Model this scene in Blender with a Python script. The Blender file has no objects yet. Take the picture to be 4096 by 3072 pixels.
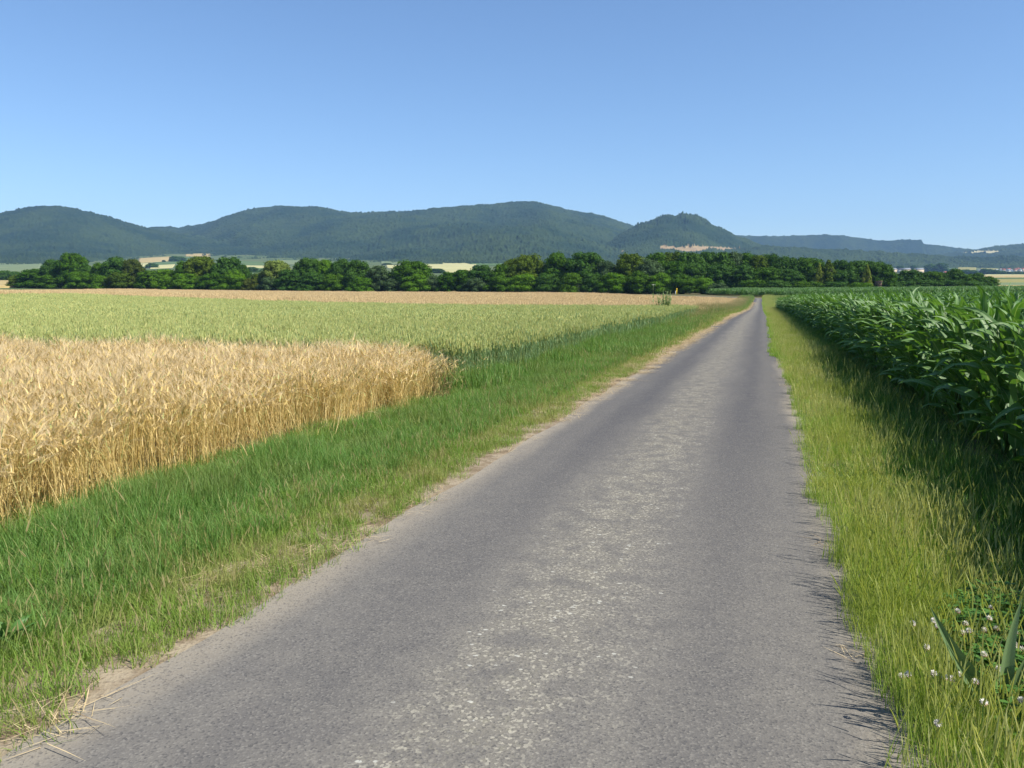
import bpy, math, random
import numpy as np

C = bpy.context.scene.collection
scene = bpy.context.scene
rng = np.random.default_rng(7)
random.seed(7)
PI = math.pi

# ------------------------------------------------------------------ camera, sky, sun, exposure
F_PX, EYE, HORIZON = 3316.0, 1.65, 1180.0           # measured on the 4096 x 3072 photograph
PITCH = math.atan((1536 - HORIZON) / F_PX)
cam = bpy.data.cameras.new("camera")
cam.sensor_width = 36.0
cam.sensor_fit = 'HORIZONTAL'
cam.lens = F_PX / 4096 * 36.0
cam.clip_start, cam.clip_end = 0.1, 20000
cam_o = bpy.data.objects.new("camera", cam)
cam_o.location = (0, 0, EYE)
cam_o.rotation_euler = (PI / 2 - PITCH, 0, 0)
C.objects.link(cam_o)
scene.camera = cam_o

SUN_AZ, SUN_EL = math.radians(118), math.radians(49)   # azimuth clockwise from +Y
world = bpy.data.worlds.new("World")
scene.world = world
world.use_nodes = True
wn = world.node_tree.nodes
wl = world.node_tree.links
sky = wn.new("ShaderNodeTexSky")
sky.sky_type = 'NISHITA'
sky.sun_disc = False
sky.sun_elevation = SUN_EL
sky.sun_rotation = SUN_AZ
sky.altitude = 0
sky.air_density = 1.0
sky.dust_density = 0.3
sky.ozone_density = 6.8
wl.new(sky.outputs[0], wn["Background"].inputs[0])
wn["Background"].inputs[1].default_value = 0.105

sun = bpy.data.lights.new("sun", 'SUN')
sun.energy = 5.0
sun.angle = math.radians(0.53)
sun.color = (1.0, 0.955, 0.88)
sun_o = bpy.data.objects.new("sun", sun)
sun_o.rotation_euler = (PI / 2 - SUN_EL, 0, PI - SUN_AZ)
sun_o.location = (60, -40, 80)
C.objects.link(sun_o)

scene.view_settings.view_transform = 'Standard'
scene.view_settings.look = 'None'
scene.view_settings.exposure = 0.65
scene.view_settings.gamma = 1.0
scene.render.engine = 'CYCLES'
scene.cycles.max_bounces = 5
scene.cycles.diffuse_bounces = 2
scene.cycles.glossy_bounces = 1
scene.cycles.transmission_bounces = 3
scene.cycles.volume_bounces = 0
scene.cycles.transparent_max_bounces = 4
scene.cycles.use_denoising = True

# ------------------------------------------------------------------ projection and road coordinates
cp, sp = math.cos(PITCH), math.sin(PITCH)


def ray(px, py):
    px, py = np.asarray(px, float), np.asarray(py, float)
    x = (px - 2048) / F_PX
    y = -(py - 1536) / F_PX
    return np.stack([x, y * sp + cp, y * cp - sp], -1)


def at_Y(px, py, Y):
    d = ray(px, py)
    return d * (np.asarray(Y, float) / d[..., 1])[..., None] + np.array([0, 0, EYE])


def project(P):
    P = np.asarray(P, float) - np.array([0, 0, EYE])
    depth = P[..., 1] * cp - P[..., 2] * sp
    up = P[..., 1] * sp + P[..., 2] * cp
    return 2048 + P[..., 0] / depth * F_PX, 1536 - up / depth * F_PX, depth


ANG = math.atan(0.30)
RD = np.array([math.sin(ANG), math.cos(ANG)])
RN = np.array([math.cos(ANG), -math.sin(ANG)])
RO = np.array([-0.99, 0.0])


def uv2xy(u, v):
    u, v = np.asarray(u, float), np.asarray(v, float)
    return RO + u[..., None] * RD + v[..., None] * RN


# ------------------------------------------------------------------ ground height
_cu = [(-60, 0, 0), (-60, -40, 0), (-60, 60, 0), (0, 0, 0), (8, -10, 0), (8, 12, 0), (20, 0, 0), (20, -25, .02), (20, 25, .05),
       (40, 0, 0), (40, 20, .08), (62, 0, 0), (45, -45, .35), (85, 0, -.2), (100, 0, -.35), (132, 0, -.66), (165, 0, -.62), (205, 0, -.15),
       (240, 0, .55), (260, 0, .95), (300, 0, 1.9), (60, 15, .12), (110, 28, .30), (120, 60, .55), (300, 100, 2.5),
       (350, 0, 2.9), (350, -150, 3.6), (330, 60, 2.7), (200, 60, 1.0)]
_ctrl = [tuple(uv2xy(a, b)) + (z,) for a, b, z in _cu]
_ctrl += [(-51, 83, 1.15), (-16, 72, .2), (12, 63, .0), (-180, 300, 2.65), (-60, 300, 1.95), (60, 290, 1.9), (-30, 180, .9), (-90, 180, 1.6),
          (-140, 150, 1.9), (-100, 60, .9), (-30, 30, .15), (150, 150, 1.0), (-250, 200, 2.6), (150, 20, .5)]
_ctrl = np.array(_ctrl)
SC = 100.0


def _phi(r2):
    return np.where(r2 > 1e-12, 0.5 * r2 * np.log(r2 + 1e-12), 0.0)


_P = _ctrl[:, :2] / SC
_n = len(_P)
_K = _phi(((_P[:, None] - _P[None]) ** 2).sum(-1)) + 2e-3 * np.eye(_n)
_A = np.zeros((_n + 3, _n + 3))
_A[:_n, :_n] = _K
_A[:_n, _n] = 1
_A[:_n, _n + 1:] = _P
_A[_n:, :_n] = _A[:_n, _n:].T
_w = np.linalg.solve(_A, np.concatenate([_ctrl[:, 2], np.zeros(3)]))


def sstep(x, a, b):
    t = np.clip((x - a) / (b - a), 0, 1)
    return t * t * (3 - 2 * t)


_YL = np.array([0, 320, 600, 1000, 1500, 2000, 2500, 3000, 3600, 9000])
_yl = np.array([1160, 1152, 1132, 1104, 1078, 1058, 1038, 1018, 1010, 1080])
_yr = np.array([1160, 1153, 1145, 1129, 1111, 1098, 1086, 1068, 1050, 1090])


def near_z(X, Y):
    p = np.stack([X, Y], -1).reshape(-1, 2) / SC
    out = np.empty(len(p))
    for i in range(0, len(p), 20000):
        q = p[i:i + 20000]
        k = _phi(((q[:, None] - _P[None]) ** 2).sum(-1))
        out[i:i + 20000] = k @ _w[:_n] + _w[_n] + q @ _w[_n + 1:]
    return out.reshape(np.shape(X))


def far_z(X, Y):
    zl = EYE + (HORIZON - np.interp(Y, _YL, _yl)) * Y / F_PX
    zr = EYE + (HORIZON - np.interp(Y, _YL, _yr)) * Y / F_PX
    w = sstep(X / np.maximum(Y, 1), -0.05, 0.42)
    return zl * (1 - w) + zr * w


def ground(X, Y):
    X, Y = np.broadcast_arrays(np.asarray(X, float), np.asarray(Y, float))
    R = np.hypot(X, Y)
    w = sstep(R, 330, 520)
    b = sstep(-Y, 5, 60)
    nz = near_z(np.clip(X, -420, 420), np.clip(Y, -60, 520))
    flat = 1 - sstep(np.hypot(X - 3, Y - 8), 22, 45)
    nz = nz * (1 - flat) * (1 - b)
    return nz * (1 - w) + np.where(Y > 0, far_z(X, np.maximum(Y, 1)), 0) * w


def gz(X, Y):
    return float(ground(np.array([X]), np.array([Y]))[0])


def hit_ground(px, py, lo=250., hi=4200., n=900):
    """where the line of sight through a pixel meets the ground"""
    d = ray(px, py).reshape(-1, 3)
    Ys = np.geomspace(lo, hi, n)
    out = []
    for q in d:
        pts = q[None] * (Ys / q[1])[:, None] + np.array([0, 0, EYE])
        g = ground(pts[:, 0], pts[:, 1])
        k = np.argmax(pts[:, 2] <= g) if (pts[:, 2] <= g).any() else n - 1
        out.append((pts[k, 0], pts[k, 1], g[k]))
    return np.array(out)


def on_flat(px, py, z=0.0):
    d = ray(px, py)
    t = (z - EYE) / d[2]
    return d[0] * t, d[1] * t


# ------------------------------------------------------------------ mesh helpers
def mesh_np(name, verts, faces, mat=None, smooth=False, attrs=None, uv=None, mat_idx=None):
    """faces: an (n,3) or (n,4) array, or a list of such arrays"""
    me = bpy.data.meshes.new(name)
    if not isinstance(faces, (list, tuple)):
        faces = [faces]
    faces = [np.asarray(f, np.int32) for f in faces if len(f)]
    loops = np.concatenate([f.ravel() for f in faces])
    tot = np.concatenate([np.full(len(f), f.shape[1], np.int32) for f in faces])
    start = np.concatenate([[0], np.cumsum(tot)[:-1]]).astype(np.int32)
    verts = np.asarray(verts, np.float32)
    me.vertices.add(len(verts))
    me.vertices.foreach_set("co", verts.ravel())
    me.loops.add(len(loops))
    me.loops.foreach_set("vertex_index", loops)
    me.polygons.add(len(tot))
    me.polygons.foreach_set("loop_start", start)
    me.polygons.foreach_set("loop_total", tot)
    if smooth:
        me.polygons.foreach_set("use_smooth", np.ones(len(tot), bool))
    for m in (mat if isinstance(mat, (list, tuple)) else [mat]):
        if m:
            me.materials.append(m)
    if mat_idx is not None:
        me.polygons.foreach_set("material_index", np.asarray(mat_idx, np.int32))
    for k, a in (attrs or {}).items():
        at = me.attributes.new(k, 'FLOAT', 'POINT')
        at.data.foreach_set("value", np.asarray(a, np.float32))
    if uv is not None:
        l = me.uv_layers.new(name="UVMap")
        l.data.foreach_set("uv", np.asarray(uv, np.float32)[loops].ravel())
    me.update(calc_edges=True)
    me.validate()
    return me


def link(name, me, parent=None, loc=(0, 0, 0), rotz=0.0, scale=(1, 1, 1)):
    o = bpy.data.objects.new(name, me)
    C.objects.link(o)
    o.location = loc
    o.rotation_euler = (0, 0, rotz)
    o.scale = scale
    if parent:
        o.parent = parent
    return o


def tag(o, label=None, cat=None, group=None, kind=None):
    if label: o["label"] = label
    if cat: o["category"] = cat
    if group: o["group"] = group
    if kind: o["kind"] = kind
    return o


def thing(name, label, cat, loc=(0, 0, 0), rotz=0, group=None, scale=(1, 1, 1)):
    return tag(link(name, None, None, loc, rotz, scale), label, cat, group)


class MB:
    """collects verts and faces of simple solids"""
    def __init__(s):
        s.v, s.q, s.t = [], [], []

    def box(s, x0, x1, y0, y1, z0, z1):
        b = len(s.v)
        s.v += [(x, y, z) for z in (z0, z1) for y in (y0, y1) for x in (x0, x1)]
        s.q += [(b, b + 2, b + 3, b + 1), (b + 4, b + 5, b + 7, b + 6), (b, b + 1, b + 5, b + 4),
                (b + 2, b + 6, b + 7, b + 3), (b, b + 4, b + 6, b + 2), (b + 1, b + 3, b + 7, b + 5)]
        return s

    def tube(s, pts, rad, n=6):
        pts = np.asarray(pts, float)
        b = len(s.v)
        for i, p in enumerate(pts):
            t = pts[min(i + 1, len(pts) - 1)] - pts[max(i - 1, 0)]
            t /= np.linalg.norm(t) + 1e-9
            a = np.cross(t, (0.3, 1, 0.2)); a /= np.linalg.norm(a) + 1e-9
            c = np.cross(t, a)
            for k in range(n):
                w = 2 * PI * k / n
                s.v.append(tuple(p + rad[i] * (a * math.cos(w) + c * math.sin(w))))
        for i in range(len(pts) - 1):
            for k in range(n):
                s.q.append((b + i * n + k, b + i * n + (k + 1) % n, b + (i + 1) * n + (k + 1) % n, b + (i + 1) * n + k))
        e = b + (len(pts) - 1) * n
        s.t += [(e, e + k, e + k + 1) for k in range(1, n - 1)]
        s.t += [(b, b + k + 1, b + k) for k in range(1, n - 1)]
        return s

    def mesh(s, name, mat, smooth=False):
        f = []
        if s.q: f.append(np.array(s.q))
        if s.t: f.append(np.array(s.t))
        return mesh_np(name, np.array(s.v), f, mat, smooth)


# ------------------------------------------------------------------ materials
def new_mat(name):
    m = bpy.data.materials.new(name)
    m.use_nodes = True
    nt = m.node_tree
    nt.nodes.clear()
    return m, nt, nt.nodes, nt.links


class NB:
    """small node-building shorthand"""
    def __init__(s, name):
        s.m, s.nt, s.n, s.l = new_mat(name)
        s.out = s.n.new("ShaderNodeOutputMaterial")

    def put(s, sock, v):
        if isinstance(v, bpy.types.NodeSocket):
            s.l.new(v, sock)
        elif isinstance(v, (tuple, list)):
            sock.default_value = tuple(v) + ((1,) if len(v) == 3 and len(sock.default_value) == 4 else ())
        else:
            sock.default_value = v

    def math(s, op, a, b=0.0, c=None, clamp=False):
        x = s.n.new("ShaderNodeMath"); x.operation = op; x.use_clamp = clamp
        s.put(x.inputs[0], a); s.put(x.inputs[1], b)
        if c is not None: s.put(x.inputs[2], c)
        return x.outputs[0]

    def mix(s, f, a, b, mode='MIX'):
        x = s.n.new("ShaderNodeMix"); x.data_type = 'RGBA'; x.blend_type = mode
        s.put(x.inputs[0], f); s.put(x.inputs[6], a); s.put(x.inputs[7], b)
        return x.outputs[2]

    def noise(s, scale, detail=2.0, vec=None, rough=0.55):
        x = s.n.new("ShaderNodeTexNoise")
        x.inputs["Scale"].default_value = scale
        x.inputs["Detail"].default_value = detail
        x.inputs["Roughness"].default_value = rough
        if vec is not None: s.l.new(vec, x.inputs["Vector"])
        return x.outputs[0]

    def voro(s, scale, vec=None, out="Distance", feature='F1'):
        x = s.n.new("ShaderNodeTexVoronoi")
        x.feature = feature
        x.inputs["Scale"].default_value = scale
        if vec is not None: s.l.new(vec, x.inputs["Vector"])
        return x.outputs[out]

    def rng(s, v, a, b, c=0.0, d=1.0, smooth=True):
        x = s.n.new("ShaderNodeMapRange")
        x.interpolation_type = 'SMOOTHSTEP' if smooth else 'LINEAR'
        s.put(x.inputs[0], v)
        for i, k in enumerate((a, b, c, d)): s.put(x.inputs[1 + i], k)
        return x.outputs[0]

    def pos(s):
        return s.n.new("ShaderNodeNewGeometry").outputs["Position"]

    def attr(s, name):
        x = s.n.new("ShaderNodeAttribute"); x.attribute_name = name
        return x.outputs["Fac"]

    def orand(s):
        return s.n.new("ShaderNodeObjectInfo").outputs["Random"]

    def bsdf(s, col, rough=0.7, spec=0.3, normal=None):
        p = s.n.new("ShaderNodeBsdfPrincipled")
        s.put(p.inputs["Base Color"], col)
        s.put(p.inputs["Roughness"], rough)
        s.put(p.inputs["Specular IOR Level"], spec)
        if normal is not None: s.l.new(normal, p.inputs["Normal"])
        return p.outputs[0]

    def bump(s, h, dist=0.01, strength=1.0):
        b = s.n.new("ShaderNodeBump")
        b.inputs["Distance"].default_value = dist
        b.inputs["Strength"].default_value = strength
        s.l.new(h, b.inputs["Height"])
        return b.outputs[0]

    def done(s, surf):
        s.l.new(surf, s.out.inputs["Surface"])
        return s.m


def leaf_mat(name, c1, c2, c3=None, trans=0.35, rough=0.6, spec=0.25, world_scale=0.0, wcol=None, tcol=None):
    """leaf colour varied per blade (tint), per plant (object random) and, if asked, in patches over the ground"""
    b = NB(name)
    t = b.attr("tint")
    r = b.orand()
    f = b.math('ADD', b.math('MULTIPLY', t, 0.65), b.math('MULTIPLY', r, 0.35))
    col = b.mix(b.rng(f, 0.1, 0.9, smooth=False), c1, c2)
    if c3:
        col = b.mix(b.rng(t, 0.86, 0.94), col, c3)
    if wcol:
        n = b.noise(world_scale, 3.0, b.pos())
        col = b.mix(b.math('MULTIPLY', b.rng(n, 0.45, 0.65), 0.75), col, wcol)
    s = b.bsdf(col, rough, spec)
    if trans:
        tr = b.n.new("ShaderNodeBsdfTranslucent")
        tc = b.mix(1.0, col, tcol or (1.0, 1.0, 0.55), 'MULTIPLY')
        b.put(tr.inputs[0], tc)
        mx = b.n.new("ShaderNodeMixShader")
        mx.inputs[0].default_value = trans
        b.l.new(s, mx.inputs[1]); b.l.new(tr.outputs[0], mx.inputs[2])
        s = mx.outputs[0]
    return b.done(s)


def plain_mat(name, col, col2=None, scale=8.0, rough=0.8, spec=0.3):
    b = NB(name)
    c = col
    if col2:
        c = b.mix(b.rng(b.noise(scale, 4.0, b.pos()), 0.35, 0.65), col, col2)
    return b.done(b.bsdf(c, rough, spec))


def soil_mat():
    b = NB("soil_and_turf")
    p = b.pos()
    n1 = b.noise(0.6, 4.0, p); n2 = b.noise(14.0, 4.0, p); n3 = b.noise(0.012, 4.0, p)
    soil = b.mix(n2, (0.10, 0.070, 0.042), (0.20, 0.15, 0.095))
    turf = b.mix(n2, (0.055, 0.085, 0.022), (0.11, 0.14, 0.04))
    near = b.mix(b.rng(n1, 0.4, 0.6), soil, turf)
    far = b.mix(b.rng(n3, 0.4, 0.6), (0.065, 0.10, 0.035), (0.11, 0.13, 0.05))
    sx = b.n.new("ShaderNodeSeparateXYZ"); b.l.new(p, sx.inputs[0])
    col = b.mix(b.rng(sx.outputs[1], 300., 360.), near, far)
    bm = b.bump(n2, 0.02, 0.6)
    return b.done(b.bsdf(col, 0.95, 0.1, bm))


def road_mat():
    b = NB("worn_asphalt")
    uvn = b.n.new("ShaderNodeUVMap")
    sx = b.n.new("ShaderNodeSeparateXYZ"); b.l.new(uvn.outputs[0], sx.inputs[0])
    v, u = sx.outputs[0], sx.outputs[1]
    uv = uvn.outputs[0]
    st = b.n.new("ShaderNodeMapping"); st.inputs["Scale"].default_value = (1, 0.16, 1); b.l.new(uv, st.inputs[0])
    n_long = b.noise(2.2, 4.0, st.outputs[0])
    n_mid = b.noise(5.0, 5.0, uv)
    n_big = b.noise(0.9, 3.0, uv)
    n_fine = b.noise(60.0, 3.0, uv)
    cell = b.voro(105.0, uv, "Color")
    sc = b.n.new("ShaderNodeSeparateXYZ"); b.l.new(cell, sc.inputs[0])
    crnd = sc.outputs[0]
    cd = b.voro(105.0, uv)
    vw = b.math('ADD', v, b.math('MULTIPLY', b.math('SUBTRACT', n_long, 0.5), 0.55))
    va = b.math('ABSOLUTE', vw)
    base = b.mix(n_big, (0.104, 0.098, 0.091), (0.127, 0.118, 0.106))
    track = b.math('SUBTRACT', 1.0, b.rng(b.math('ABSOLUTE', b.math('SUBTRACT', va, 0.78)), 0.02, 0.36))
    col = b.mix(b.math('MULTIPLY', track, b.rng(n_mid, 0.2, 0.7, 0.45, 1.0)), base, (0.078, 0.075, 0.075))
    centre = b.math('SUBTRACT', 1.0, b.rng(b.math('ABSOLUTE', b.math('ADD', vw, 0.05)), 0.06, 0.55))
    ck = b.voro(78.0, uv, "Color")
    sk = b.n.new("ShaderNodeSeparateXYZ"); b.l.new(ck, sk.inputs[0])
    pale = b.math('MULTIPLY', b.math('SUBTRACT', 1.0, b.rng(va, 0.12, 0.62)), b.rng(sk.outputs[1], 0.76, 0.90))
    cm = b.math('MULTIPLY', centre, b.rng(b.math('ADD', b.math('MULTIPLY', n_mid, 0.6), b.math('MULTIPLY', n_fine, 0.4)), 0.36, 0.62))
    col = b.mix(b.math('MULTIPLY', cm, 0.45), col, (0.255, 0.226, 0.160))
    col = b.mix(b.math('MULTIPLY', cm, b.rng(b.noise(24.0, 3.0, uv), 0.56, 0.66, 0, 0.35)), col, (0.30, 0.29, 0.17))
    edge = b.math('ADD', b.math('ABSOLUTE', v), b.math('MULTIPLY', b.math('SUBTRACT', n_long, 0.5), 0.5))
    em = b.rng(edge, 1.20, 1.58)
    em = b.math('MULTIPLY', em, b.rng(n_mid, 0.15, 0.6, 0.45, 1.0))
    col = b.mix(em, col, (0.315, 0.268, 0.195))
    dust = b.math('MULTIPLY', b.rng(u, 13.0, 1.5), b.rng(n_mid, 0.25, 0.7, 0.25, 0.6))
    col = b.mix(dust, col, (0.185, 0.170, 0.142))
    # stones of the surface dressing, each its own shade
    col = b.mix(b.math('MULTIPLY', b.rng(crnd, 0.70, 1.0), 0.34), col, (0.27, 0.25, 0.21))
    col = b.mix(b.math('MULTIPLY', b.rng(crnd, 0.26, 0.0), 0.50), col, (0.050, 0.050, 0.052))
    col = b.mix(b.math('MULTIPLY', b.rng(n_fine, 0.58, 0.75), 0.2), col, (0.08, 0.08, 0.08))
    col = b.mix(b.math('MULTIPLY', pale, b.rng(n_mid, 0.35, 0.6, 0.12, 0.65)), col, (0.40, 0.37, 0.285))
    # pale worn chips and lichen along the crown
    wob = b.n.new("ShaderNodeMapping"); wob.inputs["Scale"].default_value = (1, 1.5, 1); b.l.new(uv, wob.inputs[0])
    c2 = b.voro(17.0, wob.outputs[0], "Color")
    s2 = b.n.new("ShaderNodeSeparateXYZ"); b.l.new(c2, s2.inputs[0])
    d2 = b.math('ADD', b.voro(17.0, wob.outputs[0]), b.math('MULTIPLY', n_fine, 0.55))
    wide = b.math('SUBTRACT', 1.0, b.rng(va, 0.30, 0.62))
    ch = b.math('MULTIPLY', b.rng(s2.outputs[0], 0.84, 0.86), b.math('MULTIPLY', b.rng(d2, 0.52, 0.44), wide))
    ch = b.math('MULTIPLY', ch, b.rng(n_mid, 0.40, 0.52))
    col = b.mix(b.math('MULTIPLY', ch, 0.75), col, (0.46, 0.45, 0.38))
    h = b.math('ADD', b.math('MULTIPLY', cd, -0.6), b.math('MULTIPLY', n_fine, 0.5))
    return b.done(b.bsdf(col, 0.92, 0.15, b.bump(h, 0.004, 0.6)))


def dirt_mat():
    b = NB("trodden_dirt")
    p = b.pos()
    n1 = b.noise(5.0, 5.0, p); n2 = b.noise(45.0, 4.0, p)
    col = b.mix(b.rng(n1, 0.35, 0.65), (0.19, 0.142, 0.088), (0.32, 0.262, 0.178))
    col = b.mix(b.math('MULTIPLY', b.rng(n2, 0.5, 0.7), 0.6), col, (0.12, 0.085, 0.055))
    return b.done(b.bsdf(col, 0.95, 0.1, b.bump(n2, 0.012, 0.9)))


def forest_mat():
    b = NB("forest_canopy")
    p = b.pos()
    n1 = b.noise(0.0045, 5.0, p, .65); n2 = b.noise(0.03, 4.0, p, .65)
    t = b.attr("tint")
    col = b.mix(b.rng(n1, 0.40, 0.62), (0.011, 0.028, 0.013), (0.030, 0.050, 0.017))
    col = b.mix(b.math('MULTIPLY', b.rng(n2, 0.5, 0.68), 0.7), col, (0.008, 0.022, 0.014))
    col = b.mix(b.math('MULTIPLY', b.rng(t, 0.55, 1.0), 0.35), col, (0.050, 0.078, 0.024))
    return b.done(b.bsdf(col, 0.9, 0.1))


def crop_mat(name, c1, c2, scale=0.02):
    b = NB(name)
    p = b.pos()
    n = b.noise(scale, 4.0, p); m = b.noise(0.4, 3.0, p)
    col = b.mix(b.rng(n, 0.35, 0.65), c1, c2)
    col = b.mix(b.math('MULTIPLY', b.rng(m, 0.4, 0.7), 0.35), col, tuple(k * 0.7 for k in c1))
    return b.done(b.bsdf(col, 0.95, 0.05))


M = {}
M['ground'] = soil_mat()
M['road'] = road_mat()
M['dirt'] = dirt_mat()
M['forest'] = forest_mat()
M['rock'] = plain_mat("quarry_rock", (0.28, 0.20, 0.095), (0.21, 0.145, 0.07), 0.02)
M['bark'] = plain_mat("bark", (0.10, 0.075, 0.055), (0.05, 0.04, 0.03), 3.0)

# ------------------------------------------------------------------ ground sheet, road, shoulders
def grid_faces(nr, nc):
    i = np.arange((nr - 1) * (nc - 1))
    r, c = i // (nc - 1), i % (nc - 1)
    a = r * nc + c
    return np.stack([a, a + 1, a + nc + 1, a + nc], 1)


def lines(*segs):
    return np.unique(np.concatenate([np.arange(a, b, s, float) for a, b, s in segs]))


gx = lines((-4700, -600, 160), (-600, -160, 20), (-160, -40, 6), (-40, 120, 2.5), (120, 260, 6), (260, 700, 20), (700, 4720, 160))
gy = lines((-480, -20, 20), (-20, 340, 2.5), (340, 600, 10), (600, 4200, 40), (4200, 6720, 160))
GX, GY = np.meshgrid(gx, gy)
GZ = ground(GX, GY)
me = mesh_np("ground", np.stack([GX, GY, GZ], -1).reshape(-1, 3), grid_faces(len(gy), len(gx)), M['ground'], True)
tag(link("ground", me), "brown and green farmland soil under the crops and verges", kind="structure")


def road_line():
    """centre line of the track: straight for 240 m, then bending left"""
    pts, a = [], ANG
    p = uv2xy(-14.0, 0.0)
    s = -14.0
    while s < 330:
        pts.append((p[0], p[1], a, s))
        st = 0.5 if s < 30 else 1.5
        if s > 238: a -= st / 34.0 if a > -0.95 else 0
        p = p + st * np.array([math.sin(a), math.cos(a)])
        s += st
    return np.array(pts)


RL = road_line()


def strip(name, v0, v1, nv, lift, mat, rag=0.0):
    vs = np.linspace(v0, v1, nv)
    P, UV = [], []
    for x, y, a, s in RL:
        n = np.array([math.cos(a), -math.sin(a)])
        for k, v in enumerate(vs):
            w = v
            if rag and k in (0, nv - 1):
                w += rag * (math.sin(s * 1.9) + math.sin(s * 3.7 + 1) * .6 + math.sin(s * .63 + 2) * .9) * (-1 if k else 1) / 2
            q = np.array([x, y]) + w * n
            P.append((q[0], q[1], 0)); UV.append((w, s))
    P = np.array(P)
    P[:, 2] = ground(P[:, 0], P[:, 1]) + lift + np.clip(np.array(UV)[:, 1] - 20, 0, 400) * 2.5e-4
    if name == "road":
        P[:, 2] += 0.02 * (1 - (np.array(UV)[:, 0] / 1.6) ** 2).clip(0)
    me = mesh_np(name, P, grid_faces(len(RL), nv)[:, ::-1], mat, True, uv=np.array(UV))
    return link(name, me)


tag(strip("road", -1.56, 1.57, 13, 0.010, M['road'], 0.05), "narrow grey asphalt farm road running straight to the wood", kind="structure")
tag(strip("dirt_shoulder", -2.15, -1.34, 4, 0.004, M['dirt'], 0.06), "strip of bare pale dirt along the left edge of the road", kind="structure")
tag(strip("dirt_shoulder", 1.40, 1.95, 4, 0.004, M['dirt'], 0.06), "strip of bare pale dirt along the right edge of the road", kind="structure")


# ------------------------------------------------------------------ wooded hills
def vnoise(x, y, seed):
    g = np.random.default_rng(seed).random((64, 64))
    xi, yi = np.floor(x).astype(int), np.floor(y).astype(int)
    fx, fy = x - xi, y - yi
    fx, fy = fx * fx * (3 - 2 * fx), fy * fy * (3 - 2 * fy)
    A = lambda i, j: g[(xi + i) % 64, (yi + j) % 64]
    return (A(0, 0) * (1 - fx) + A(1, 0) * fx) * (1 - fy) + (A(0, 1) * (1 - fx) + A(1, 1) * fx) * fy


def in_poly(x, y, poly):
    ins = np.zeros(x.shape, bool)
    n = len(poly)
    for i in range(n):
        (x0, y0), (x1, y1) = poly[i], poly[(i + 1) % n]
        c = ((y0 > y) != (y1 > y)) & (x < (x1 - x0) * (y - y0) / ((y1 - y0) if y1 != y0 else 1e-9) + x0)
        ins ^= c
    return ins


def hill(label, crest, Yc, foot, cols, rows, tree_h, seed, spur=0.10, bare=None, tall=None, sh=0.45):
    crest = np.array(crest, float)
    px = np.linspace(crest[0, 0], crest[-1, 0], cols)
    cy = np.interp(px, crest[:, 0], crest[:, 1])
    k = max(3, cols // 110) | 1
    cy = np.convolve(np.pad(cy, k // 2, 'edge'), np.ones(k) / k, 'valid')
    top = at_Y(px, cy, np.full(cols, Yc)); top[:, 2] -= tree_h * 1.9
    foot = np.array(foot, float)
    G = hit_ground(px, np.interp(px, foot[:, 0], foot[:, 1]) + 3, lo=700, hi=Yc - 150, n=500)
    kk = max(3, cols // 9) | 1
    Yf = np.convolve(np.pad(G[:, 1], kk // 2, 'edge'), np.ones(kk) / kk, 'valid')
    fx = (px - 2048) / F_PX * Yf
    fz = ground(fx, Yf) - 6
    T = np.concatenate([np.linspace(0, 1, rows), np.linspace(1, 1.5, 14)[1:]])
    t = T[:, None]
    tt = np.minimum(t, 1)
    X = fx + (top[:, 0] - fx) * t
    Y = np.broadcast_to(Yf + (Yc - Yf) * t, X.shape)
    ss = sh * tt + (1 - sh) * tt * tt * (3 - 2 * tt)
    rise = np.maximum(top[:, 2] - fz, 8)
    Z = fz + rise * ss
    w = vnoise(X / 420 + 9, Y / 700 + 3, seed) + .5 * vnoise(X / 170, Y / 280, seed + 1) - .75
    Z = Z + w * rise * spur * np.sin(PI * tt) * 1.6
    Z = np.where(t > 1, Z - rise * (t - 1) * 1.6, Z)
    r = np.random.default_rng(seed)
    bump = r.random(X.shape) ** 1.3
    amp = tree_h * (0.75 + 1.5 * vnoise(X / 26 + 3, Y / 34 + 8, seed + 5) ** 2)
    PX, PY, _ = project(np.stack([X, Y, Z], -1))
    if tall: amp = np.where((t > tall[2]) & (PX > tall[0]) & (PX < tall[1]), amp * 1.7, amp)
    idx = None
    bm = np.zeros(X.shape, bool)
    mats = [M['forest']]
    mi = np.zeros((len(T) - 1) * (cols - 1), np.int32)
    for j, (polys, mat) in enumerate(bare or []):
        here = np.zeros(X.shape, bool)
        jx = PX + (r.random(X.shape) - .5) * 5
        jy = PY + (r.random(X.shape) - .5) * 1.5
        for pl in polys: here |= in_poly(jx, jy, pl)
        bm |= here
        mats.append(mat)
        f = grid_faces(len(T), cols)
        mi[here.ravel()[f].sum(1) >= 3] = j + 1
    amp = np.where(bm, 0, amp) * np.minimum(1, np.maximum(t, 0.02) / .03)
    Xj = X + (r.random(X.shape) - .5) * (X[0, 1] - X[0, 0]) * .7
    V = np.stack([Xj, Y, Z + bump * amp], -1).reshape(-1, 3)
    f = grid_faces(len(T), cols)
    me = mesh_np("hill", V, f, mats, False, attrs={"tint": bump.ravel()}, mat_idx=mi)
    return tag(link("hill", me), label, kind="structure")


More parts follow.
